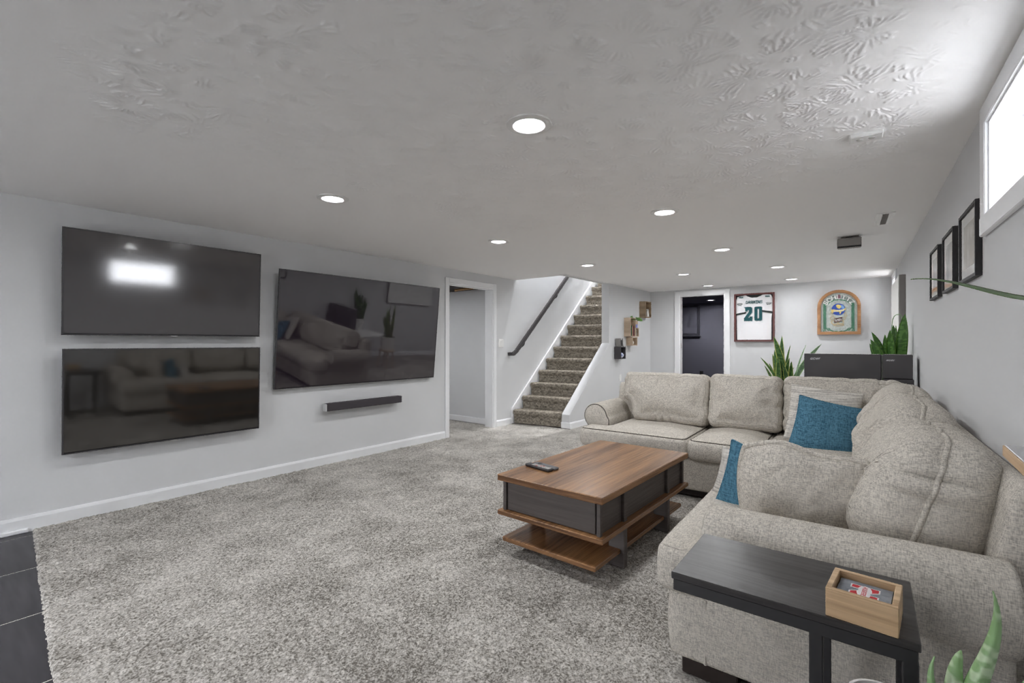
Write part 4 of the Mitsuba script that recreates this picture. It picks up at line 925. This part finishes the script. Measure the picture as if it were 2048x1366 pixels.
for i in range(16):
    a = i * 2.4; el = .15 + .6 * ((i * 7) % 5) / 5
    d = np.array([.55 * math.cos(a) + .25, math.sin(a) * 1.1, el]); b0 = np.array([-3.375, 7.598, 1.57]); b1 = b0 + d * np.array([.045, .085, .06]) * (1 + .6 * ((i * 3) % 4) / 4)
    put('stem', tube(spline([b0, (b0 + b1) / 2 + np.array([0, 0, .015]), b1], 8), .0018, 5), 'm_leaf_green', k, smooth=True)
    m, uv = vine_leaf(b1, (d[0], d[1], .35 + .3 * math.sin(i * 1.3)), .08, .06); put('leaf', m, 'm_leaf_vine', k, smooth=True, uv=uv)
k = thing('ball', 'white decorative ball in the small pale box shelf', 'ball')
put('sphere', trimesh.creation.icosphere(3, .036), 'm_pot_white', k, smooth=True, M=shift(-3.385, 7.487, 1.196)); put('rest_ring', lathe([(.018, 0), (.022, 0), (.022, .005), (.018, .005), (.018, 0)], 20), 'm_pot_white', k, M=shift(-3.385, 7.487, 1.160))
k = thing('ball', 'blue and white patterned ball in the dark box shelf', 'ball')
def ballcol(p, n, uv): return mix((.12, .15, .42), (.72, .74, .82), smoothstep(.42, .55, fbm(p.x * 60, p.y * 60, p.z * 60)))
princ('m_ball', proc(ballcol), .3, .5)
put('sphere', trimesh.creation.icosphere(3, .045), 'm_ball', k, smooth=True, M=shift(-3.38, 7.065, .993)); put('rest_ring', lathe([(.018, 0), (.024, 0), (.024, .006), (.018, .006), (.018, 0)], 20), 'm_pot_white', k, M=shift(-3.38, 7.065, .947))
for i, (y, m_, tl) in enumerate(((7.005, 'm_grey_plastic', 8), (7.04, 'm_mat_board', 10), (7.075, 'm_black', 12))):
    k = thing('small_book', ('grey', 'white', 'black')[i] + ' thin booklet leaning on top of the dark box shelf', 'booklet', 'booklets on the dark box shelf')
    put('cover', bbox(-.012, .012, 0, .135, -.045, .045, .001), m_, k, M=HW @ shift(y, 1.133, .06) @ rot(tl, (0, 0, 1))); put('spine', bbox(-.0125, .0125, .01, .11, .044, .046, .0004), 'm_black' if i != 2 else 'm_grey_plastic', k, M=HW @ shift(y, 1.133, .06) @ rot(tl, (0, 0, 1)))

# ------------------------------------------------------------------ plant stand and plants beside the viewer
k = thing('plant_stand', 'wooden topped plant stand with black legs at the right edge against the wall', 'plant stand')
put('top', bbox(.142, .372, .42, 1.055, 1.022, 1.04, .002), princ('m_stand_top', (.40, .40, .41), .3, .5), k)
put('edge_band', cat(bbox(.1405, .143, .42, 1.055, 1.0225, 1.0395, .0008)), 'm_bamboo', k, label='warm wooden edge')
for x, y in ((.163, .90), (.36, .90), (.163, .44), (.36, .44)): put('leg', bbox(x - .013, x + .013, y - .013, y + .013, 0, 1.022, .002), 'm_black_metal', k)
put('lower_shelf', bbox(.15, .372, .43, .913, .40, .415, .002), 'm_black_metal', k)
k = thing('spider_leaf_plant', 'tall strap leaved plant on the stand by the wall with one long leaf reaching out', 'plant')
pot(k, shift(.272, .72, 1.04), .085, .15)
princ('m_leaf_dark', proc(leaf_col((.05, .10, .02), (.03, .075, .015), (.06, .12, .025), ew=.1)), .4, .5)
P = spline([(.272, .74, 1.18), (.255, .92, 1.27), (.222, 1.10, 1.295), (.193, 1.242, 1.28 + .012), (.125, 1.375, 1.325), (.045, 1.508, 1.355)], 40)
P = spline([(.272, .74, 1.18), (.262, .90, 1.225), (.235, 1.08, 1.262), (.193, 1.242, 1.279), (.125, 1.375, 1.322), (.045, 1.508, 1.354)], 40)
s_ = np.linspace(0, 1, 40)
m, uv = leafmesh(P, .016 * np.clip(np.sin(np.pi * (.12 + .88 * s_)) ** .7, .05, 1), (-.3, -.4, 1), thick=.002, fold=.25); put('leaf', m, 'm_leaf_dark', k, smooth=True, uv=uv, label='long arching leaf')
for i in range(14):
    a = i * 2.399; tp = (.285 + .065 * math.cos(a), .62 + .26 * math.sin(a) - .05, 1.42 + .34 * ((i * 5) % 7) / 7)
    strap((.272 + .02 * math.cos(a), .72 + .03 * math.sin(a), 1.17), tp, .035, 'm_leaf_dark', k, bend=(0, 0, .1), face=(-1, -.2, .3))
k = thing('aloe', 'pale spotted aloe leaves rising at the lower right corner', 'plant')
def aloe_col(p, n, uv): return mix((.20, .36, .14), (.55, .68, .46), smoothstep(.45, .7, noise(p.x * 60, p.y * 60, p.z * 95)) * .8 + .12)
princ('m_aloe', proc(aloe_col), .4, .5)
ac = np.array([.125, 1.13, .42])
pot(k, shift(ac[0], ac[1], .33), .075, .12, 'm_grey_plastic')
def aloe_leaf(pts, r0):
    P = spline(pts, 26); s_ = np.linspace(0, 1, 26)
    r = np.maximum(1.0 * r0 * (1 - s_ ** 1.5) ** (.8 if r0 < .0215 else .5), .0012)
    m = tube(P, r, 10); return m
def pd(u, v, d):   # world point at photo pixel (u, v) and depth d (metres along the view), read off once for the aloe tips
    l, w = (u - 1024) / F, -(v - 685) / F; c, s = math.cos(TH), math.sin(TH)
    return np.array([(l * c - s) * d, (l * s + c) * d, CH + w * d])
for pts, r0 in (([ac, pd(1950, 1370, .83), pd(1988, 1270, .81), pd(1985, 1182, .80)], .021), ([ac, pd(1910, 1420, .84), pd(1908, 1350, .85), pd(1921, 1300, .86)], .022), ([ac, pd(1872, 1400, .83), pd(1862, 1330, .83), pd(1868, 1312, .83)], .017), ([ac, pd(2030, 1420, .80), pd(2052, 1370, .78), pd(2075, 1330, .77)], .02), ([ac, (.09, 1.05, .50), (.06, .99, .55)], .02)):
    put('leaf', aloe_leaf(pts, r0), 'm_aloe', k, smooth=True)
k = thing('plant_bench', 'low black bench carrying the small pots in front of the side table', 'bench')
put('top', bbox(-.10, .21, .92, 1.215, .312, .33, .003), 'm_black_metal', k)
for x in (-.08, .19):
    for y in (.94, 1.195): put('leg', bbox(x - .012, x + .012, y - .012, y + .012, 0, .313, .002), 'm_black_metal', k)
k = thing('flower_pot', 'white rimmed pot just showing at the lower edge beside the aloe', 'pot')
pot(k, shift(-.005, 1.06, .33), .052, .238)
put('sprout', aloe_leaf([(.0, 1.06, .54), (.025, 1.07, .565), (.045, 1.08, .578)], .008), 'm_aloe', k, smooth=True)
